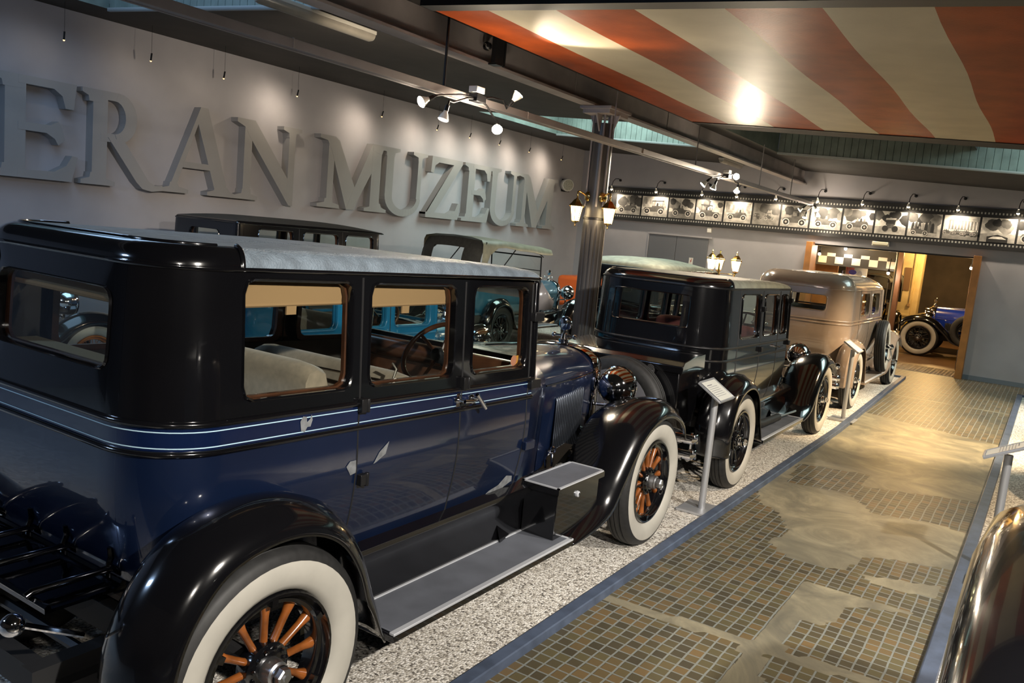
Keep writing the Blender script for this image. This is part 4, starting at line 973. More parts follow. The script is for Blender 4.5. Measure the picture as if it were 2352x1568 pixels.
# fluorescent battens, unlit
diff = mat('ribbed_diffuser', (.22, .205, .18), .3, noise=.2, nscale=6)
for y0_, x_, nm in ((5.22, -6.30, 'unlit fluorescent batten under the ceiling beside the near beam'), (17.3, -6.28, 'unlit fluorescent batten by the far wall, behind the bright lamp cluster')):
    t = empty('fluorescent_batten', (0, 0, 0), nm, 'ceiling light'); z_ = cz(x_)-.09
    l0, l1 = (y0_-0.1, y0_+1.42) if y0_ < 10 else (y0_, y0_+1.3)
    m = MB(); m.box2((x_-.06, l0, z_+.03), (x_+.06, l1, z_+.075)); m.build('housing', mat('aged_white_housing', (.35, .34, .31), .5), t, bevel=.01)
    m = MB(); rows = []
    for y, s in ((l0, .0), (l0+.01, .8), (l0+.05, 1), (l1-.05, 1), (l1-.01, .8), (l1, .0)): rows.append([(x_+.062*s*cos(a), y, z_+.03-.07*s*sin(a)) for a in [pi*k/12 for k in range(13)]])
    m.grid(rows); m.build('diffuser', diff, t, 60)
    m = MB(); m.tube([(x_-.02, l0+.3, z_+.07), (x_-.02, l0+.3, cz(x_))], .008, 6); m.tube([(x_-.02, l1-.3, z_+.07), (x_-.02, l1-.3, cz(x_))], .008, 6); m.build('bracket', dark_metal, t)
# clamp on the beam
m = MB(); m.box((bx+.16, 6.8, 3.83), (.05, .14, .27)); m.box((bx+.17, 6.9, 3.85), (.02, .02, .33)); m.lathe([(.04, 0), (.04, .04), (.02, .06)], (bx+.1, 6.72, 3.84), (0, -1, 0), 12); m.box((bx+.06, 6.8, 3.69), (.25, .1, .015))
tag(m.build('beam_clamp', dark_metal), 'dark steel clamp bracket bolted to the beam near the striped panel', 'bracket')
# round speaker near the corner
t = empty('wall_speaker', (0, 0, 0), 'small cream round loudspeaker projecting next to the column', 'speaker'); m = MB(); a_ = V((.75, -.65, -.08)).normalized(); c_ = V((-10.25, 17.9, 3.3))
m.lathe([(.1, -.25), (.14, -.2), (.15, .0), (.14, .02)], c_, a_, 24, cap=True); m.build('housing', whitep, t, 40)
m = MB(); m.lathe([(.001, .035), (.1, .03), (.13, .02)], c_, a_, 24); m.build('grille', mat('speaker_grille', (.5, .48, .4), .6, noise=.5, nscale=60), t, 40)
m = MB(); m.box((-10.4, 18.05, 3.3), (.12, .2, .3)); m.build('wall_bracket', dark_metal, t)
# ------------------------------------------------------------ back wall fittings
m = MB()
m.box2((DX0-.11, YB-.22, 0), (DX0+.02, YB+.28, DZ+.03)); m.box2((DX1-.02, YB-.22, 0), (DX1+.11, YB+.28, DZ+.03)); m.box2((DX0, YB+.02, DZ-.03), (DX1, YB+.26, DZ+.0), 1)
jm = m.build('door_1', [woodor, matte_black], None, bevel=.006); jm['kind'] = 'structure'
t = empty('switchboard_cabinet', (0, YB, 0), 'flush grey double-door switchboard in the back wall below the mural', 'cabinet')
for (a, b) in ((-8.42, -7.72), (-7.71, -6.93)):
    m = MB(); m.box2((a, -.035, .35), (b, .01, 2.32)); m.build('door', mat('cabinet_grey', (.15, .155, .175), .5), t, bevel=.004)
m = MB(); m.box2((-8.46, -.05, 2.33), (-6.85, .01, 2.37)); m.box2((-8.46, -.04, .3), (-8.425, .01, 2.34)); m.build('frame', wallg, t)
m = MB(); m.box2((-7.345, -.042, 1.69), (-7.245, -.035, 1.85), 0); m.add([(-7.28, -.044, 1.83), (-7.315, -.044, 1.76), (-7.295, -.044, 1.765), (-7.31, -.044, 1.71), (-7.27, -.044, 1.785), (-7.292, -.044, 1.78), (-7.265, -.044, 1.83)], [(0, 1, 2, 5, 6), (2, 3, 4, 5)], 1)
m.build('warning_sticker', [whitep, red], t)
m = MB(); m.box2((-6.98, YB-.07, 2.47), (-6.88, YB, 2.59)); tag(m.build('detector_box', whitep, None, bevel=.008), 'small white box under the mural above the switchboard', 'box')
t = empty('emergency_light', (0, 0, 0), 'white emergency light unit on the wall above the doorway', 'light'); m = MB(); m.box2((-3.37, YB-.06, 2.49), (-3.03, YB, 2.59)); m.build('base', whitep, t, bevel=.01)
m = MB(); m.box2((-3.355, YB-.1, 2.505), (-3.045, YB-.055, 2.58)); m.build('diffuser', mat('emergency_diffuser', (.75, .7, .5), .25), t, bevel=.015)
# garden-style lamp post with three lanterns
t = empty('street_lamp', (-5.93, 17.0, 0), 'lit three-headed gilded street lamp standing between the row cars and the back wall', 'lamp')
m = MB(); m.lathe([(.14, 0), (.13, .06), (.07, .12), (.05, .3), (.04, .6), (.03, 1.5), (.035, 1.55), (.025, 1.75), (.03, 1.8), (.02, 1.84)], (0, 0, 0), n=20); m.build('post', brass, t, 40)
m = MB()
for a, rr in ((R(200), .16), (R(20), .34), (R(110), .2)):
    d = V((cos(a), sin(a), 0)); m.tube([(0, 0, 1.5), d*rr*.5+V((0, 0, 1.46)), d*rr*.9+V((0, 0, 1.52)), d*rr+V((0, 0, 1.66))], .01, 6); m.tube([(0, 0, 1.62), d*rr*.6+V((0, 0, 1.62)), d*rr+V((0, 0, 1.62))], .007, 6)
m.build('arm', brass, t, 50)
for a, rr in ((R(200), .16), (R(20), .34), (R(110), .2)): lantern(t, (cos(a)*rr, sin(a)*rr, 1.84), 1.3, metal=brass, glassm=emit('bright_lantern_glass', (1, .8, .45), 14), up=True)
point((-5.93, 16.8, 2.3), 30, 'warm', .15, 'street_lamp_light')
# ------------------------------------------------------------ information stands
def stand(loc, tray, label, rz=0, hgt=1.0, w_=.33, h_=.235):
    t = empty('information_stand', loc, label, 'sign', rz, 'information stands along the kerbs')
    m = MB(); m.box((0, 0, .012), (.32, .32, .02)); m.build('base_plate', alu, t, bevel=.004)
    m = MB(); m.tube([(0, 0, .02), (0, 0, hgt-.04)], .028, 16); m.build('post', alu, t, 50)
    rot = Matrix.Rotation(R(tray[2]), 3, 'Z') @ Matrix.Rotation(R(tray[0]), 3, 'X') @ Matrix.Rotation(R(tray[1]), 3, 'Y')
    c = V((0, 0, hgt)); m = MB(); m.box(c, (w_, h_, .014), 0, rot)
    for q in (1, -1): m.box(c+rot @ V((0, q*(h_/2-.006), .01)), (w_, .012, .012), 0, rot); m.box(c+rot @ V((q*(w_/2-.006), 0, .01)), (.012, h_, .012), 0, rot)
    o = m.build('tray', alu, t, bevel=.002)
    m = MB(); m.box(c+rot @ V((0, 0, .0095)), (w_-.03, h_-.03, .004), 0, rot)
    for k in range(7):
        m.box(c+rot @ V((-.02 if k else -.05, .06-.02*k, .0125)), (.2 if k else .1, .003 if k else .008, .001), 1, rot)
    m.build('printed_sheet', [mat('sheet_paper', (.62, .62, .56), .5), mat('sheet_ink', (.2, .2, .22), .5)], o)
    return t
stand((-2.15, 6.47, .012), (33, 0, 90), 'silver information stand on the gravel between the first and second row cars')
stand((-2.13, 11.75, .012), (33, 0, 90), 'silver information stand on the gravel behind the taupe sedan rear wheel')
stand((-.1, 6.75, .012), (27, 0, -90), 'silver information stand at the camera-right kerb, behind the black roadster', hgt=.93, w_=.26, h_=.33)
m = MB(); m.box2((-.20, 6.28, .012), (-.08, 6.5, .12)); tag(m.build('floor_box', mat('pale_grey_plastic', (.42, .46, .42), .5), None, bevel=.008), 'small pale grey box on the gravel next to the camera-right kerb', 'box')

# ============================================================ CARS
# 1 midnight blue limousine
P1 = pr(w=.66, yr=-.38, yf=2.03, rc=.27, L=3.43, r=.465, xo=.895, zb=.68, zl=1.262, zu=1.367, zs=1.44, zh=1.877, zr=1.912, R=.078, crown=.0, drop=.026,
        wins=[(-.01, .54), (.655, 1.25), (1.41, 1.93)], rwin=(.375, 1.53, 1.81), doors=[(.6, 1.335), (1.335, 1.985)], ycowl=2.47, yrad=3.52, zhood=1.39, zhood_r=1.315, hwr=.30, narrow=.02,
        cl=blue, cu=black, cb=belt_blue, fcol=black, roofm=fabric_roof, rb=(.62, 2.2), zrb=.385, wheel=('wood', True), blinds=2, yfab=.0, fab_k=8, wr=.045, rwr=.055, xlamp=.46, zlamp=1.07, ylamp=.06, seat_top=1.55, swx=.3, nlouv=15, over=.03, long_ff=0, seats=[(-.26, 0, 1.24), (.40, 0, 1.515), (1.02, 0, 1.41)])
car1, f1, (L1_, tot_) = sedan('limousine', 'midnight blue and black limousine with varnished wooden wheels, closest to the camera', (-3.06, 2.0, .0), P1)
su = lambda y: P1['yf']-y
m = MB(); m.box((0, -.26, 1.505), (.86, .16, .05)); m.build('parcel_shelf', mat('cream_upholstery', (.5, .42, .28), .8), car1, bevel=.015)
# door handles, hinges
m = MB(); p = V(f1(su(1.30), 1.315, 0)); 
m.lathe([(.02, 0), (.018, .012), (.008, .02), (.008, .05)], p, (1, 0, 0), 16); m.tube([p+V((.05, 0, 0)), p+V((.058, .05, -.004)), p+V((.05, .12, .002))], .011, 8, rs=[.011, .012, .006])
m.box(p+V((.005, 0, 0)), (.01, .03, .07)); m.build('door_handle', chrome, car1, 50)
m = MB(); p = V(f1(su(1.42), 1.315, 0)); m.lathe([(.02, 0), (.018, .012), (.008, .02), (.008, .06)], p, (1, 0, 0), 16); m.tube([p+V((.06, -.03, .03)), p+V((.064, .05, -.05))], .011, 8); m.build('door_handle', chrome, car1, 50)
for y, z in ((.63, 1.03), (.61, 1.36), (1.34, 1.40)): hm = MB(); p = V(f1(su(y), z, 0)); hm.box(p+V((.012, 0, 0)), (.03, .04, .05 if z < 1.2 else .06)); hm.tube([p+V((.022, .02, -.03)), p+V((.022, .02, .03))], .011, 8); hm.build('hinge', dark_metal, car1, bevel=.003)
for z in (.98, 1.72, 1.34): hm = MB(); p = V(f1(su(2.0), z, 0)); hm.box(p+V((.015, .03, 0)), (.03, .10, .05)); hm.build('hinge', blue if z < 1.3 else dark_metal, car1, bevel=.004)
# visor side plates and visor
m = MB()
for s in (1, -1): m.add([(s*.63, 2.05, 1.865), (s*.6, 2.26, 1.74), (s*.6, 2.24, 1.70), (s*.6, 2.06, 1.70)], [(0, 1, 2, 3)])
m.add([(.6, 2.05, 1.865), (-.6, 2.05, 1.865), (-.6, 2.26, 1.74), (.6, 2.26, 1.74)], [(0, 1, 2, 3)])
m.build('sun_visor', mat('smoked_visor', (.16, .15, .15), .25), car1, solid=.006)
# worn paint marks
worn = mat('bare_primer', (.2, .21, .22), .7, noise=.4, nscale=30)
def blot(pts, y, z, s, wob=5):
    rg = random.Random(wob); m = MB()
    ring_ = [f1(su(y+s*p[0]), z+s*p[1], .0028) for p in pts]; m.add(ring_, [list(range(len(ring_)))]); m.build('paint_chip', worn, car1, 0)
blot([(-.5, .2), (-.3, .5), (0, .45), (.05, .1), (.3, .3), (.4, .55), (.5, .2), (.35, -.2), (.1, -.2), (-.1, -.5), (-.4, -.4)], .30, 1.315, .065)
blot([(-.9, 0), (-.6, .3), (-.1, .3), (0, -.5), (-.5, -.6)], .60, 1.10, .07); blot([(-.5, -.5), (0, .2), (.9, .8), (.6, 0), (-.2, -.4)], .74, 1.12, .07)
blot([(-3.6, -1.0), (-2.8, -.45), (-2.0, -.35), (-1.2, .05), (-.4, .2), (.2, .62), (.8, .5), (.9, .2), (.2, .0), (-.5, -.25), (-1.4, -.35), (-2.2, -.7), (-3, -.95)], 1.86, .745, .11)
# tool box on the running board
t_ = MB(); t_.box2((.635, 2.08, .39), (.86, 2.6, .665)); bx1 = t_.build('tool_box', black, car1, bevel=.006)
m = MB(); m.box2((.625, 2.065, .665), (.875, 2.64, .70), 0); m.box2((.64, 2.08, .7), (.86, 2.625, .703), 1)
for a, b in (((.625, 2.065), (.64, 2.64)), ((.86, 2.065), (.875, 2.64)), ((.625, 2.065), (.875, 2.078)), ((.625, 2.627), (.875, 2.64))): m.box2((a[0], a[1], .7), (b[0], b[1], .707), 2)
m.lathe([(.02, 0), (.018, .012), (.01, .016)], (.86, 2.32, .62), (1, 0, 0), 12, 2); m.build('tool_box_lid', [black, rbmat, strip_m], bx1)
# bonnet catches and crank-shaped handles
for y in (2.62, 3.38):
    m = MB(); x = .66*.735*(1-(y-2.47)/1.05)+.3*(y-2.47)/1.05+.01; m.tube([(x, y, .74), (x+.03, y, .73), (x+.035, y, .64), (x+.01, y-.03, .62), (x, y-.03, .69)], .009, 8); m.lathe([(.02, -.012), (.026, 0), (.02, .012)], (x+.02, y+.02, .75), (1, 0, 0), 12); m.build('bonnet_catch', chrome, car1, 50)
m = MB(); x = .40; m.tube([(x+.02, 2.93, .69), (x+.04, 2.97, .695), (x+.04, 3.06, .695), (x+.015, 3.1, .69)], .008, 8); m.build('bonnet_catch', chrome, car1, 50)
# luggage rack and tail lamp
rk = MB()
for x in (.40, .11, -.14, -.42):
    rk.tube([(x, -.30, .79), (x, -.34, .82), (x, -.62, .82), (x, -.64, .81)], .014, 8); rk.tube([(x, -.36, .82), (x, -.345, .86), (x, -.35, .90)], .011, 6)
rk.tube([(-.5, -.36, .80), (.5, -.36, .80)], .012, 6); rk.tube([(-.5, -.62, .795), (.5, -.62, .795)], .012, 6)
rk.box((0, -.48, .785), (1.0, .3, .012), 0); rk.build('luggage_rack', mat('polished_black_metal', (.16, .16, .17), .1, 1), car1, 50)
m = MB(); m.sphere((.50, -.73, .78), .038); m.tube([(.50, -.72, .78), (.5, -.5, .66)], .01, 6); m.build('tail_lamp', chrome, car1)
m = MB(); m.tube([(-.6, -.35, .45), (.6, -.35, .45)], .02, 6); m.tube([(.36, -.55, .42), (.42, -.3, .47), (.40, .0, .5)], .04, 8); m.build('rear_spring', dark_metal, car1)
# blinds cord, window crank visible in rear side window
m = MB(); m.tube([(-.1+.6, .98, 1.47), (.52, .99, 1.44), (.52, .96, 1.38), (-.2, .98, 1.36)], .007, 6); m.build('robe_rail', mat('old_silver', (.4, .35, .3), .25, 1), car1)
m = MB()
p = V(f1(su(1.70), 1.56, -.045)); m.lathe([(.001, .0), (.03, .001)], V(f1(su(1.86), 1.475, -.03)), (1, 0, 0), 16, 1); m.lathe([(.001, .0), (.035, .001)], V((.2, 2.0, 1.6)), (1, .2, 0), 8, 0); q_ = V(f1(su(1.90), 1.47, -.035)); m.box(q_, (.002, .03, .06), 2)
m.build('windscreen_sticker', [mat('grey_seal', (.25, .25, .2), .6), mat('copper_seal', (.5, .2, .12), .6), mat('orange_tag', (.6, .25, .03), .6)], car1)
bumper(car1, .62, 4.1, .46, -1)

# 2 black sedan with trunk
P2 = pr(w=.66, yr=-.35, yf=1.95, rc=.36, L=3.17, r=.44, xo=.88, zb=.66, zl=1.14, zu=1.255, zs=1.33, zh=1.74, zr=1.79, R=.08, crown=.005, drop=.015, wins=[(.3, .88), (1.03, 1.5), (1.62, 1.86)], rwin=(.37, 1.42, 1.70), doors=[(.24, .95), (.95, 1.56)],
        ycowl=2.3, yrad=3.1, zhood=1.27, zhood_r=1.2, roofm=fabric_gg, rb=(.6, 2.1), wheel=('dark', True), yfab=.0, fab_k=7, zlamp=.93, xlamp=.5, ylamp=.12, pin=False, mould=dark_metal, seatm=mat('wine_upholstery', (.25, .07, .06), .8), zrb=.36, wr=.035, rwr=.02)
car2, f2, _ = sedan('sedan', 'black sedan with a luggage trunk and grey-green roof, second in the row', (-3.04, 7.36, 0), P2)
m = MB(); m.box2((-.55, -.84, .62), (.55, -.36, 1.10)); tk = m.build('trunk', black, car2, bevel=.012)
m = MB(); rows = [[(x*s, y, z) for x, y, z in ((-.57, -.86, 1.06), (-.57, -.86, 1.12), (-.55, -.82, 1.15), (-.55, -.4, 1.2), (-.57, -.35, 1.19))] for s in (1, -1)]
m.grid([[(x, -.86, 1.09), (x, -.865, 1.145), (x, -.83, 1.185), (x, -.6, 1.215), (x, -.36, 1.225), (x, -.35, 1.09)] for x in (-.58, -.565, .565, .58)]); m.add([(-.58, -.86, 1.09), (-.58, -.865, 1.145), (-.58, -.83, 1.185), (-.58, -.6, 1.215), (-.58, -.36, 1.225), (-.58, -.35, 1.09)], [(0, 1, 2, 3, 4, 5)]); m.add([(.58, -.86, 1.09), (.58, -.865, 1.145), (.58, -.83, 1.185), (.58, -.6, 1.215), (.58, -.36, 1.225), (.58, -.35, 1.09)], [(5, 4, 3, 2, 1, 0)])
m.build('trunk_lid', black, tk, bevel=.006)
m = MB(); c_ = (.30, -.865, 1.07)
m.prism([(-.035, -.03), (0, -.065), (.035, -.03), (.04, .02), (.025, .055), (0, .065), (-.025, .055), (-.04, .02)], lambda u, v, d: (c_[0]+u, c_[1]+d, c_[2]+v), -.012, 0); m.prism([(-.018, -.02), (.018, -.02), (.018, .02), (-.018, .02)], lambda u, v, d: (c_[0]+u, c_[1]+d, c_[2]+v), -.02, -.01)
m.build('crest_badge', chrome, tk)
# rear spare wheel
sp_ = wheel(car2, (0, 0, 0), .44, 1, 'dark', False); sp_.location = (.06, -1.02, .73); sp_.rotation_euler = (0, 0, -pi/2); sp_.name = 'spare_wheel'
m = MB(); m.lathe([(.001, .012), (.28, .01), (.33, .0)], (.06, -1.03, .73), (0, -1, 0), 40); m.build('spare_cover', mat('grey_cover', (.09, .09, .10), .5), car2, 50)
bumper(car2, .78, -1.0, .47, 1, 2, .13)
m = MB(); m.lathe([(.001, .03), (.035, .025), (.04, 0), (.03, -.06)], (.55, -.78, .66), (0, -1, 0), 16); m.build('tail_lamp', chrome, car2)
m = MB(); m.tube([(.74, .62, .43), (.75, .9, .45), (.76, 1.0, .43), (.78, 1.55, .43)], .035, 10, rs=[.02, .03, .04, .04]); m.tube([(.78, 1.55, .43), (.82, 2.1, .43)], .012, 8, 1); m.build('pump_handle', [rubber, steel], car2, 50)
for y, z in ((.95, 1.2), (.95, 1.6), (1.95, 1.22), (1.95, 1.68)): m = MB(); p = V(f2(P2['yf']-y, z, 0)); m.box(p+V((.015, .0, 0)), (.035, .05, .05)); m.build('hinge', dark_metal, car2, bevel=.004)
m = MB(); p = V(f2(P2['yf']-1.5, 1.2, 0)); m.tube([p, p+V((.05, 0, 0)), p+V((.055, .1, 0))], .009, 8, 1); m.build('door_handle', [dark_metal, chrome], car2)

# 3 taupe sedan
P3 = pr(w=.71, yr=-.32, yf=2.35, rc=.32, L=3.35, r=.43, xo=.88, zb=.60, zl=1.215, zu=1.26, zs=1.33, zh=1.66, zr=1.71, R=.21, crown=.01, drop=.005, wins=[(.55, 1.2), (1.42, 2.05)], rwin=(.38, 1.39, 1.61), doors=[(.5, 1.3), (1.3, 2.2)],
        ycowl=2.6, yrad=3.45, zhood=1.25, zhood_r=1.2, cl=tan, cu=tan, cb=tan, fcol=tan, mould=tan, roofm=mat('pale_green_roof_fabric', (.40, .41, .35), .6, noise=.1), rb=(.55, 2.25), wheel=('dark', True), fab_k=11, pin=False, tuck=2.2, zlamp=1.0, trimc=wooddark, trimw=tan, zrb=.34, rbm=mat('taupe_running_board', (.17, .15, .13), .5), rwr=.04, wr=.06)
car3, f3, _ = sedan('sedan', 'taupe sedan with a side-mounted spare wheel, last in the row by the doorway', (-3.1, 12.82, 0), P3)
sp_ = wheel(car3, (0, 0, 0), .43, 1, 'dark', True); sp_.location = (.93, 2.02, .80); sp_.rotation_euler = (0, R(-4), R(3)); sp_.name = 'spare_wheel'
m = MB(); m.tube([(.9, 2.0, .8), (1.0, 2.0, .8)], .03, 10); m.lathe([(.045, 0), (.05, .02), (.02, .045), (.001, .05)], (.98, 2.02, .8), (1, 0, 0), 16); m.tube([(.97, 2.02, .8), (.99, 2.2, .62), (.9, 2.3, .45)], .014, 8); m.build('spare_clamp', chrome, car3, 50)
bumper(car3, .80, -.95, .43, 1, 2, .11)
m = MB(); m.lathe([(.001, .03), (.045, .02), (.05, 0), (.03, -.06)], (.70, -.55, .66), (0, -1, 0), 16); m.tube([(.70, -.5, .66), (.62, -.3, .6)], .012, 6); m.build('tail_lamp', chrome, car3, 50)

# 4 second-row sedan behind the column
P4 = pr(w=.76, yr=-.4, yf=2.3, rc=.3, zr=1.70, zh=1.60, zs=1.22, zu=1.13, zl=1.0, zb=.6, R=.09, crown=.08, fsl=.8, wins=[(0, .6), (.75, 1.35), (1.5, 2.15)], rwin=(.3, 1.3, 1.5), roofm=fabric_gg, rb=(.6, 2.1), doors=[(.68, 1.42)], yfab=-2, fab_k=3, pin=False, zhood=1.2, zhood_r=1.12, zlamp=.95, yrad=3.4, ycowl=2.6)
car4, _, _ = sedan('sedan', 'black sedan with a domed pale fabric roof in the second row, behind the column', (-6.0, 12.75, 0), P4)
# 5 turquoise saloon
P5 = pr(w=.62, yr=-.4, yf=2.05, rc=.15, zr=1.66, zh=1.58, zs=1.14, zu=1.06, zl=.98, zb=.58, R=.07, crown=.04, wins=[(.08, .66), (.82, 1.3), (1.42, 1.95)], rwin=(.3, 1.2, 1.42), cl=turq, cu=turq, cb=turq, roofm=fabric_dk, rb=(.5, 2.1), doors=[(.74, 1.36)], r=.38, L=3.0, pin=False, zhood=1.1, zhood_r=1.05, zlamp=.9, yrad=3.0, ycowl=2.35, mould=turq, xo=.78, zrb=.34, hwr=.27, trimw=turq)
car5, _, _ = sedan('saloon', 'turquoise saloon seen through the windows of the closest limousine', (-5.8, 4.6, 0), P5)
# 6 tall black limousine against the lettered wall
P6 = pr(w=.64, yr=-.4, yf=2.1, rc=.07, zr=1.90, zh=1.85, zs=1.35, zu=1.25, zl=1.1, zb=.65, R=.035, crown=.06, wins=[(-.05, .5), (.68, 1.3), (1.45, 2.0)], rwin=(.28, 1.60, 1.80), roofm=fabric_dk, rb=(.5, 2.2), doors=[(.6, 1.38)], pin=False, r=.42, zhood=1.25, zhood_r=1.2, over=.12, trimw=wooddark, xo=.8, narrow=.02)
car6, _, _ = sedan('limousine', 'tall old black limousine with a flat roof beside the lettered wall', (-8.82, 6.95, 0), P6)

def tourer(name, label, loc, P, rz=0, top='up', cat='car', topm=fabric_olive):
    root = empty(name, loc, label, cat, rz)
    base, fmap, tot, (L1, L2, L3) = shell(P); yf, yr, w_ = P['yf'], P['yr'], P['w']
    us = frange(0, tot, .06); zt = P['zu']
    m = MB(); m.grid([[fmap(u, z) for u in us] for z in frange(P['zb'], zt, .06)]); m.grid([[fmap(u, zt, d) for u in us] for d in (0, -.05)]); m.grid([[fmap(u, z, -.05) for u in us] for z in (zt, P['zb']+.05)])
    m.box((0, (yr+yf)/2, P['zb']+.02), (2*w_-.1, yf-yr-.05, .03)); m.build('body', P['cl'], root, 50)
    m = MB(); m.tube([fmap(u, zt, -.02) for u in us], .018, 8); m.build('belt_moulding', P.get('mould', black), root, 60)
    for y0 in P.get('seats', [yr+.1, yr+1.15]):
        m = MB(); rows = []
        for i in range(25):
            x = -(w_-.1)+(2*w_-.2)*i/24; pf = .015*abs(sin(pi*8*i/24))
            rows.append([(x, y0, P['zb']+.1), (x, y0-.03, zt+.02), (x, y0+.03, zt+.07), (x, y0+.11+pf, zt+.03), (x, y0+.13+pf, zt-.2), (x, y0+.5, zt-.25), (x, y0+.52, zt-.4)])
        m.grid(rows); m.build('seat', P.get('seatm', mat('black_leather', (.03, .028, .026), .4)), root, 60)
    # windscreen
    zw0, zw1 = P['zs']-.02, P['zws']; m = MB(); yl = P.get('rake', -.04)
    for s in (1, -1): m.tube([(s*(w_-.05), yf, zw0-.05), (s*(w_-.05), yf+yl, zw1)], .013, 8)
    m.tube([(-(w_-.05), yf+yl, zw1), (w_-.05, yf+yl, zw1)], .013, 8); m.tube([(-(w_-.05), yf+yl/2, (zw0+zw1)/2), (w_-.05, yf+yl/2, (zw0+zw1)/2)], .008, 8)
    wf = m.build('windscreen_frame', P.get('wsm', dark_metal), root)
    m = MB(); m.add([(-(w_-.06), yf, zw0), (w_-.06, yf, zw0), (w_-.06, yf+yl, zw1), (-(w_-.06), yf+yl, zw1)], [(0, 1, 2, 3)]); m.build('windscreen_pane', glass, wf, 0)
    m = MB(); sc = V((.28, yf-.38, zt+.08)); axn = V((0, -.7, .7)).normalized(); u = V((1, 0, 0)); vv = axn.cross(u)
    m.tube([sc+(u*cos(a)+vv*sin(a))*.2 for a in [2*pi*k/28 for k in range(29)]], .013, 8, cap=False)
    for a in (R(30), R(150), R(270), R(90)): m.tube([sc, sc+(u*cos(a)+vv*sin(a))*.195], .008, 6)
    m.tube([sc, sc-axn*.4], .016, 8); m.build('steering_wheel', dark_metal, root)
    if top == 'up':
        ya, yb_, ztp = P['top']; m = MB(); W = w_+.02
        prof = lambda zt_, W_, dz: [(W_, dz), (W_, zt_-.10), (W_-.04, zt_-.03), (W_*.6, zt_+.01), (0, zt_+.025), (-W_*.6, zt_+.01), (-W_+.04, zt_-.03), (-W_, zt_-.10), (-W_, dz)]
        rows = []; nb = 10
        for k in range(nb+1):
            t = k/nb; y = ya+.28+(yb_-ya-.28)*t; z_ = ztp-(.0 if t < .3 else .10*(t-.3)/.7)-.018*abs(sin(pi*2*t*1.5)); vz = (1.18 if t == 0 else (z_-.26 if t < .12 else z_-.13))
            rows.append([(x, y, z) for x, z in prof(z_, W, vz)])
        m.grid(rows); ho = m.build('folding_hood', topm, root, 50)
        # back curtain with rear window
        m = MB(); zc0, zc1 = 1.12, ztp-.06
        def bf(u, v): t = v; e = 4*t*(1-t)*.03; return (u*W*(1-.06*abs(u)*0), ya+.12*(1-abs(u)**3)*0+(.28-.28*sin(t*pi/2)+.0)*.0+ya*0+(.10*(1-t)) + .02 + (.26*(t**3)) + (abs(u)**4)*.12*(1), zc0+(zc1-zc0)*t+.05*t*(1-abs(u)**2))
        us_ = frange(-1, 1, .1); vs_ = frange(0, 1, .1); 
        for i in range(len(us_)-1):
            for j in range(len(vs_)-1):
                if abs((us_[i]+us_[i+1])/2) < .5 and .42 < (vs_[j]+vs_[j+1])/2 < .78 and abs((us_[i]+us_[i+1])/2) > .04: continue
                m.add([bf(us_[i], vs_[j]), bf(us_[i+1], vs_[j]), bf(us_[i+1], vs_[j+1]), bf(us_[i], vs_[j+1])], [(0, 1, 2, 3)])
        m.build('back_curtain', fabric_dk, ho, 60)
        m = MB()
        for s in (1, -1):
            for (a, b) in (((ya+.5, zt), (ya+.35, ztp-.1)), ((ya+.6, zt), (ya+1.4, ztp-.12)), ((yb_-.6, ztp-.14), (yf-.02, zw1))): m.tube([(s*(w_-.02), a[0], a[1]), (s*(w_-.02), b[0], b[1])], .011, 6)
        m.build('hood_bow', dark_metal, ho)
    elif top == 'down':
        m = MB(); m.sphere((0, yr-.05, zt+.08), .5, sc=(1.25, .42, .22)); m.build('folded_hood', topm, root, 60)
    front_end(root, P, P.get('chood', P['cl']), P.get('ccowl', P['cl']), P['wheel'])
    return root
def pt(**k):
    d = pr(yr=-.55, yf=1.5, zb=.62, zl=.98, zu=1.12, zs=1.16, zws=1.6, ycowl=1.75, yrad=2.75, L=2.95, r=.39, w=.62, xo=.74, zhood=1.16, zhood_r=1.1, zlamp=.95, rb=(.5, 1.9), drop=0, wins=[], hwr=.28, rc=.25, zrb=.38); d.update(k); return d
car7 = tourer('touring_car', 'dull blue open tourer with raised khaki hood beside the lettered wall', (-8.75, 12.1, 0), pt(cl=skyb, top=(-.85, 1.75, 1.93), fcol=black, zws=1.66, xo=.78, wheel=('dark', False), mould=skyb, zhood=1.2, zhood_r=1.16))
car8 = tourer('touring_car', 'cream open tourer with black wings and orange wire wheels, glimpsed through the limousine rear window', (-9.05, 1.95, 0), pt(cl=cream, fcol=black, wheel=('wire', True), xo=.78, mould=cream, louvm=cream, zhood=1.24, zhood_r=1.2), top='none')
m = MB(); m.box2((-.62, 2.95, .0), (.62, 3.02, .0)) if False else None
# 9 black car at the camera-right edge
t = empty('roadster', (.64, 1.62, 0), 'glossy black roadster cropped by the camera-right edge of the view', 'car')
BR = dict(w=.70)
m = MB(); rows = []
for y, hw, zt, s_ in ((.0, .70, 1.40, 1), (.12, .72, 1.44, 1), (.6, .73, 1.46, 1), (1.1, .73, 1.46, 1), (1.5, .71, 1.45, 1), (1.75, .68, 1.41, 1), (1.88, .64, 1.32, 1), (1.95, .6, 1.12, 1), (1.98, .58, .8, 1), (1.98, .57, .55, 1)):
    row = []
    for k in range(6): row.append((hw-.03+.03*k/5, y, .55+(zt-.18-.55)*k/5))
    for k in range(1, 20): a = pi*k/20; row.append((hw*math.copysign(abs(cos(a))**.35, cos(a)), y, zt-.18+.18*abs(sin(a))**.6))
    for k in range(5, -1, -1): row.append((-(hw-.03+.03*k/5), y, .55+(zt-.18-.55)*k/5))
    rows.append(row)
m.grid(rows); m.build('tail', black, t, 60)
m = MB(); m.box((0, -.36, 1.38), (1.40, .72, .07)); m.build('folded_hood', fabric_dk, t, bevel=.02)
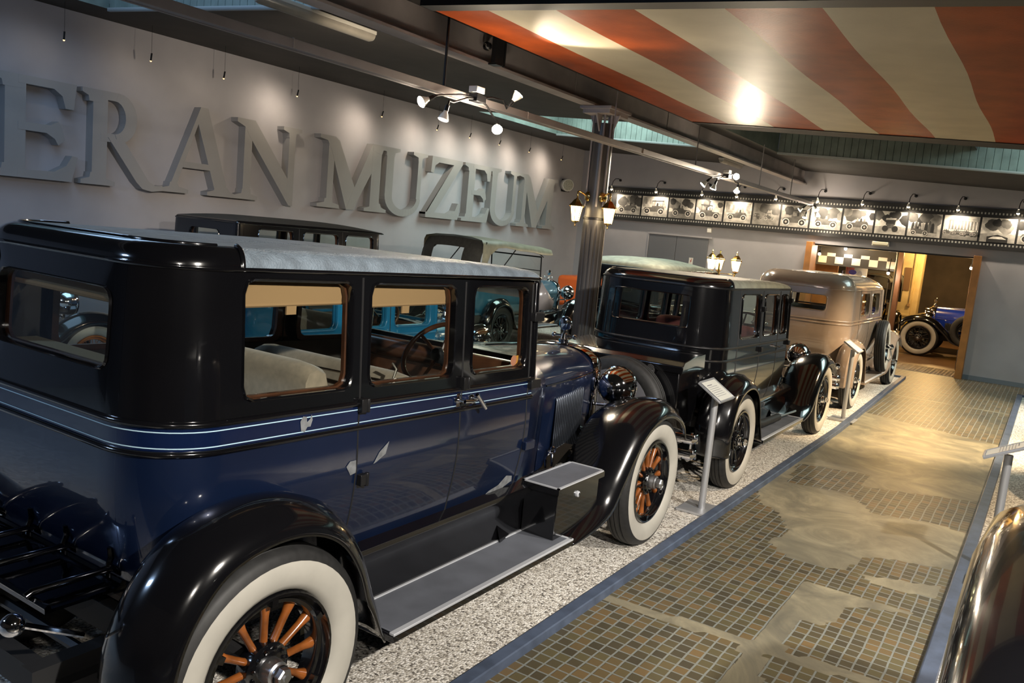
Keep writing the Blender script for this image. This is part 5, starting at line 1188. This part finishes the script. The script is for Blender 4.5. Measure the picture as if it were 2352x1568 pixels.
m = MB(); m.box((0, -.36, .95), (1.38, .7, .8)); m.build('body', black, t, bevel=.03)
m = MB(); m.tube([(-.71, -.0, 1.22), (-.69, -.005, 1.40), (0, -.005, 1.425), (.69, -.005, 1.40), (.71, 0, 1.22)], .009, 6); m.build('moulding', chrome, t, 50)
m = MB(); m.box((-.5, .55, 1.465), (.06, .5, .03)); m.build('hinge', matte_black, t, bevel=.008)
for y in (-.3, 1.45):
    for s in (1, -1): wheel(t, (s*.74, y, .40), .40, s, 'dark', False)
    for s in (1, -1): sweep_fender(t, 'fender', [(y+.55*cos(a), .4+.5*sin(a)) for a in [pi-pi*k/8 for k in range(9)]], [(.5, -.02), (.6, .0), (.68, .0), (.74, -.03), (.76, -.08)], s, black)
m = MB(); m.box((0, .8, .48), (1.1, 2.6, .16)); m.build('chassis', matte_black, t)
# 10 dark sedan further along the camera-right side
P10 = pr(wins=[(0, .6), (.75, 1.3), (1.45, 1.9)], pin=False, cl=black, roofm=fabric_dk)
car10, _, _ = sedan('sedan', 'dark sedan partly visible at the camera-right edge beyond the black roadster', (1.14, 9.6, 0), P10)

# ============================================================ NEXT HALL BEYOND THE DOORWAY
m = MB(); m.add([(-12, YB+.2, -.001), (6, YB+.2, -.001), (6, 30, -.001), (-12, 30, -.001)], [(0, 1, 2, 3)])
hb = mat('parquet_brick', (.16, .085, .035), .35, noise=.5, nscale=18); struct(m.build('floor_next_hall', hb, None, 0))
# herringbone threshold
m = MB(); x = -4.6
hbm = [mat('threshold_brick_%d' % i, c, .4) for i, c in enumerate(((.16, .09, .04), (.22, .12, .05), (.11, .07, .035)))]
rg = random.Random(9)
m.box2((DX0, 18.9, -.002), (DX1, 20.1, .0006), 3)
k = 0
for i in range(46):
    for j in range(12):
        cx_ = -4.5+i*.068; cy_ = 19.0+j*.1; a = R(45) if (i % 2) else R(-45)
        m.box((cx_, cy_, .0012), (.088, .042, .003), rg.randrange(3), Matrix.Rotation(a, 3, 'Z'))
struct(m.build('floor_threshold', hbm+[mat('pale_mortar', (.34, .31, .24), .7)], None, 0))
hallm = mat('brown_hall_wall', (.10, .075, .05), .7, noise=.4, nscale=1.5)
m = MB(); m.box2((-12, 29.8, 0), (6, 30, 4)); m.box2((-12.2, YB+.2, 0), (-12, 30, 4)); m.box2((6, YB+.2, 0), (6.2, 30, 4)); struct(m.build('wall_next_hall', hallm))
m = MB(); m.box2((-12, YB+.25, 3.3), (6, 30, 3.4)); struct(m.build('ceiling_next_hall', matte_black))
pk = lambda x, z, d=0: (x*1.3, 26.26+d, 2.15+(z-2.15)*1.3)
def pbox(m, a, b, d0, d1, mi=0): p, q_ = pk(*a), pk(*b); m.box2((p[0], p[1]+d0, max(0, p[2])), (q_[0], q_[1]+d1, q_[2]), mi)
m = MB(); m.box2((-3.98, 26.26, 0), (-3.41, 26.85, 3.3)); m.box2((-3.41, 26.33, 0), (-3.25, 26.8, 3.3)); m.box2((-3.95, 26.24, .70), (-3.41, 26.26, .76)); struct(m.build('wall_pier', creamw, None, bevel=.006))
m = MB(); pbox(m, (-2.83, 1.6), (-2.70, 2.1), -.02, 0); tag(m.build('wall_vent', mat('brown_vent', (.14, .08, .04), .6)), 'narrow brown vent plate on the cream pier beyond the doorway', 'vent')
m = MB(); pbox(m, (-2.90, 1.0), (-2.80, 1.08), -.06, 0); pbox(m, (-2.69, 1.25), (-2.63, 1.32), -.04, 0); p = pk(-2.66, 1.3); m.tube([(p[0], p[1]-.02, p[2]), (p[0], p[1]-.02, 3.2)], .01, 6); tag(m.build('wall_socket', mat('socket_brown', (.3, .2, .1), .5), None, bevel=.004), 'small electrical box with cable on the cream pier', 'socket')
m = MB(); m.tube([(-2.90, 19.35, .0), (-2.90, 19.35, 2.40)], .022, 10); m.tube([(-2.90, 19.35, 2.38), (-2.90, 19.25, 2.42)], .03, 8); tag(m.build('standing_pipe', mat('worn_pipe', (.45, .38, .25), .4, .5)), 'thin worn metal pipe standing in the middle of the doorway', 'pipe')
# chequered header booth
t = empty('chequered_booth', (0, 0, 0), 'dark booth front with a black and white chequered header beyond the doorway', 'booth')
m = MB(); a0, a1, yb_ = -4.82, -3.12, 20.7
m.box2((a0-.18, yb_, 1.98), (a1+.08, yb_+.1, 3.2)); m.box2((a0-.18, yb_-.02, 1.98), (a1+.08, yb_+.12, 2.03)); m.build('header', matte_black, t)
m = MB(); n = 9; dw = (a1-a0)/n
for i in range(n):
    for j in range(2):
        m.box2((a0+i*dw, yb_-.012, 2.03+j*.16), (a0+(i+1)*dw, yb_-.002, 2.19 if j == 0 else 2.27), (i+j) % 2)
m.build('chequer_band', [mat('chequer_white', (.42, .4, .36), .7), matte_black], t)
m = MB(); m.box2((a0-.18, yb_-.03, 0), (a0-.06, yb_+.12, 2.0)); m.box2((a1-.0, yb_-.03, 0), (a1+.14, yb_+.14, 3.2)); m.build('post', woodor if False else mat('brown_post', (.16, .07, .03), .4), t)
m = MB(); m.box2((-4.98, yb_+.5, 1.0), (-4.45, yb_+.55, 2.1)); m.build('display_board', woodor, t)
# poster with a flag motif
t = empty('wall_poster', (0, 0, 0), 'white poster with red and blue motif under the chequered band', 'poster'); m = MB(); m.box2((-4.32, 21.4, 1.45), (-3.82, 21.42, 2.0), 0)
for k in range(5): m.add([(-4.25+.035*k, 21.395, 1.6), (-4.235+.035*k, 21.395, 1.6), (-4.28+.04*k, 21.395, 1.97), (-4.3+.04*k, 21.395, 1.97)], [(0, 1, 2, 3)], 1)
m.add([(-4.15+.09*cos(a), 21.393, 1.86+.06*sin(a)) for a in [2*pi*k/14 for k in range(14)]], [list(range(14))], 2); m.add([(-3.98+.06*cos(a), 21.393, 1.78+.13*sin(a)) for a in [2*pi*k/14 for k in range(14)]], [list(range(14))], 3); m.build('poster_print', [whitep, red, royal, mat('poster_grey', (.5, .5, .5), .6)], t, 0)
stt = tourer
carb = tourer('roadster', 'royal blue roadster with black wings and white tyres beyond the doorway', (.33, 23.05, 0), pt(cl=royal, fcol=black, w=.62, xo=.74, wheel=('dark', True), zws=1.75, mould=royal, rake=-.25, zhood=1.24, zhood_r=1.2, r=.44, L=2.95), rz=pi/2, top='down', topm=fabric_dk)
sp_ = wheel(carb, (0, 0, 0), .40, -1, 'dark', False); sp_.location = (-.80, 1.9, .72); sp_.rotation_euler = (0, 0, pi); sp_.name = 'spare_wheel'
cary = tourer('roadster', 'yellow car mostly hidden behind the royal blue roadster in the next hall', (.1, 24.95, 0), pt(cl=yellow, fcol=yellow, wheel=('dark', True)), rz=pi/2, top='none')
carr = tourer('roadster', 'red car seen through the rear window of the taupe sedan', (-6.3, 25.0, 0), pt(cl=red, fcol=black, wheel=('dark', True)), rz=pi, top='none')
carc = tourer('touring_car', 'dark car with bright chrome windscreen under the chequered header', (-4.2, 24.8, 0), pt(cl=black, fcol=black, wsm=chrome, zws=1.85, wheel=('dark', True), zhood=1.3, zhood_r=1.25, top=(-.85, 1.6, 1.9)), rz=pi, top='up', topm=fabric_dk)
for i, (loc, lb) in enumerate((((-4.72, 20.3, 2.25), 'lit spotlight on the left reveal of the doorway'), ((-4.2, 20.5, 2.42), 'lit spotlight above the chequered band'), ((-3.2, 20.4, 1.96), 'lit spotlight at the end of the chequered band'), ((-1.62, 20.9, 2.24), 'lit spotlight beside the camera-right door jamb'))):
    t = empty('hall_spotlight', loc, lb, 'spotlight', group='spotlights beyond the doorway'); m = MB(); m.tube([(0, .03, .02), (0, .12, .3)], .01, 6); m.lathe([(.02, .05), (.04, -.02)], (0, 0, 0), (0, .4, .9), 14); m.build('bracket', dark_metal, t); m = MB(); m.sphere((0, -.01, -.03), .032, n=12); m.build('bulb', bulb, t)
    point((loc[0], loc[1]-.06, loc[2]-.1), 14, 'halo' if i in (1, 2) else 'amber', .04, 'hall_spot_light')
point((-3.5, 19.75, 2.2), 26, 'amber', .06, 'hall_light'); point((-3.9, 20.4, 2.55), 10, 'warm', .05, 'hall_light'); spot((-2.2, 20.6, 3.1), (-2.4, 22.2, .5), 120, 100, 'warm', .7, .1, 'hall_light')
point((-2.6, 25.6, 2.6), 160, 'amber', .15, 'hall_light'); point((-3.2, 22.3, 2.9), 90, 'amber', .15, 'hall_light'); point((-6.5, 24.0, 2.9), 120, 'warm', .15, 'hall_light')
m = MB(); m.tube([(-2.6, 22.5, 0.3), (-1.4, 23.4, .3)], .01, 6) if False else m.box((-1.45, 20.2, .25), (.2, .5, .5)); tag(m.build('covered_trolley', matte_black, None, bevel=.05), 'dark object on the floor just inside the doorway by the orange jamb', 'trolley')
# beams crossing in the next hall
m = MB()
for y in (22, 24.5, 27): m.box2((-12, y, 3.1), (6, y+.1, 3.3))
struct(m.build('ceiling_joists', mat('worn_joist', (.2, .14, .08), .6)))
# far-left orange machine seen beside the column
t = empty('red_van', (-9.0, 17.2, 0), 'orange-red vehicle glimpsed between the blue tourer and the column', 'vehicle')
m = MB(); m.box((0, 0, .85), (1.1, 1.2, .7)); m.build('body', mat('orange_paint', (.75, .12, .02), .35), t, bevel=.08)
for s in (1, -1):
    for y in (-.35, .35): wheel(t, (s*.6, y, .36), .36, s, 'dark', False)
bpy.context.view_layer.update()
print('OBJECTS', len(bpy.data.objects))
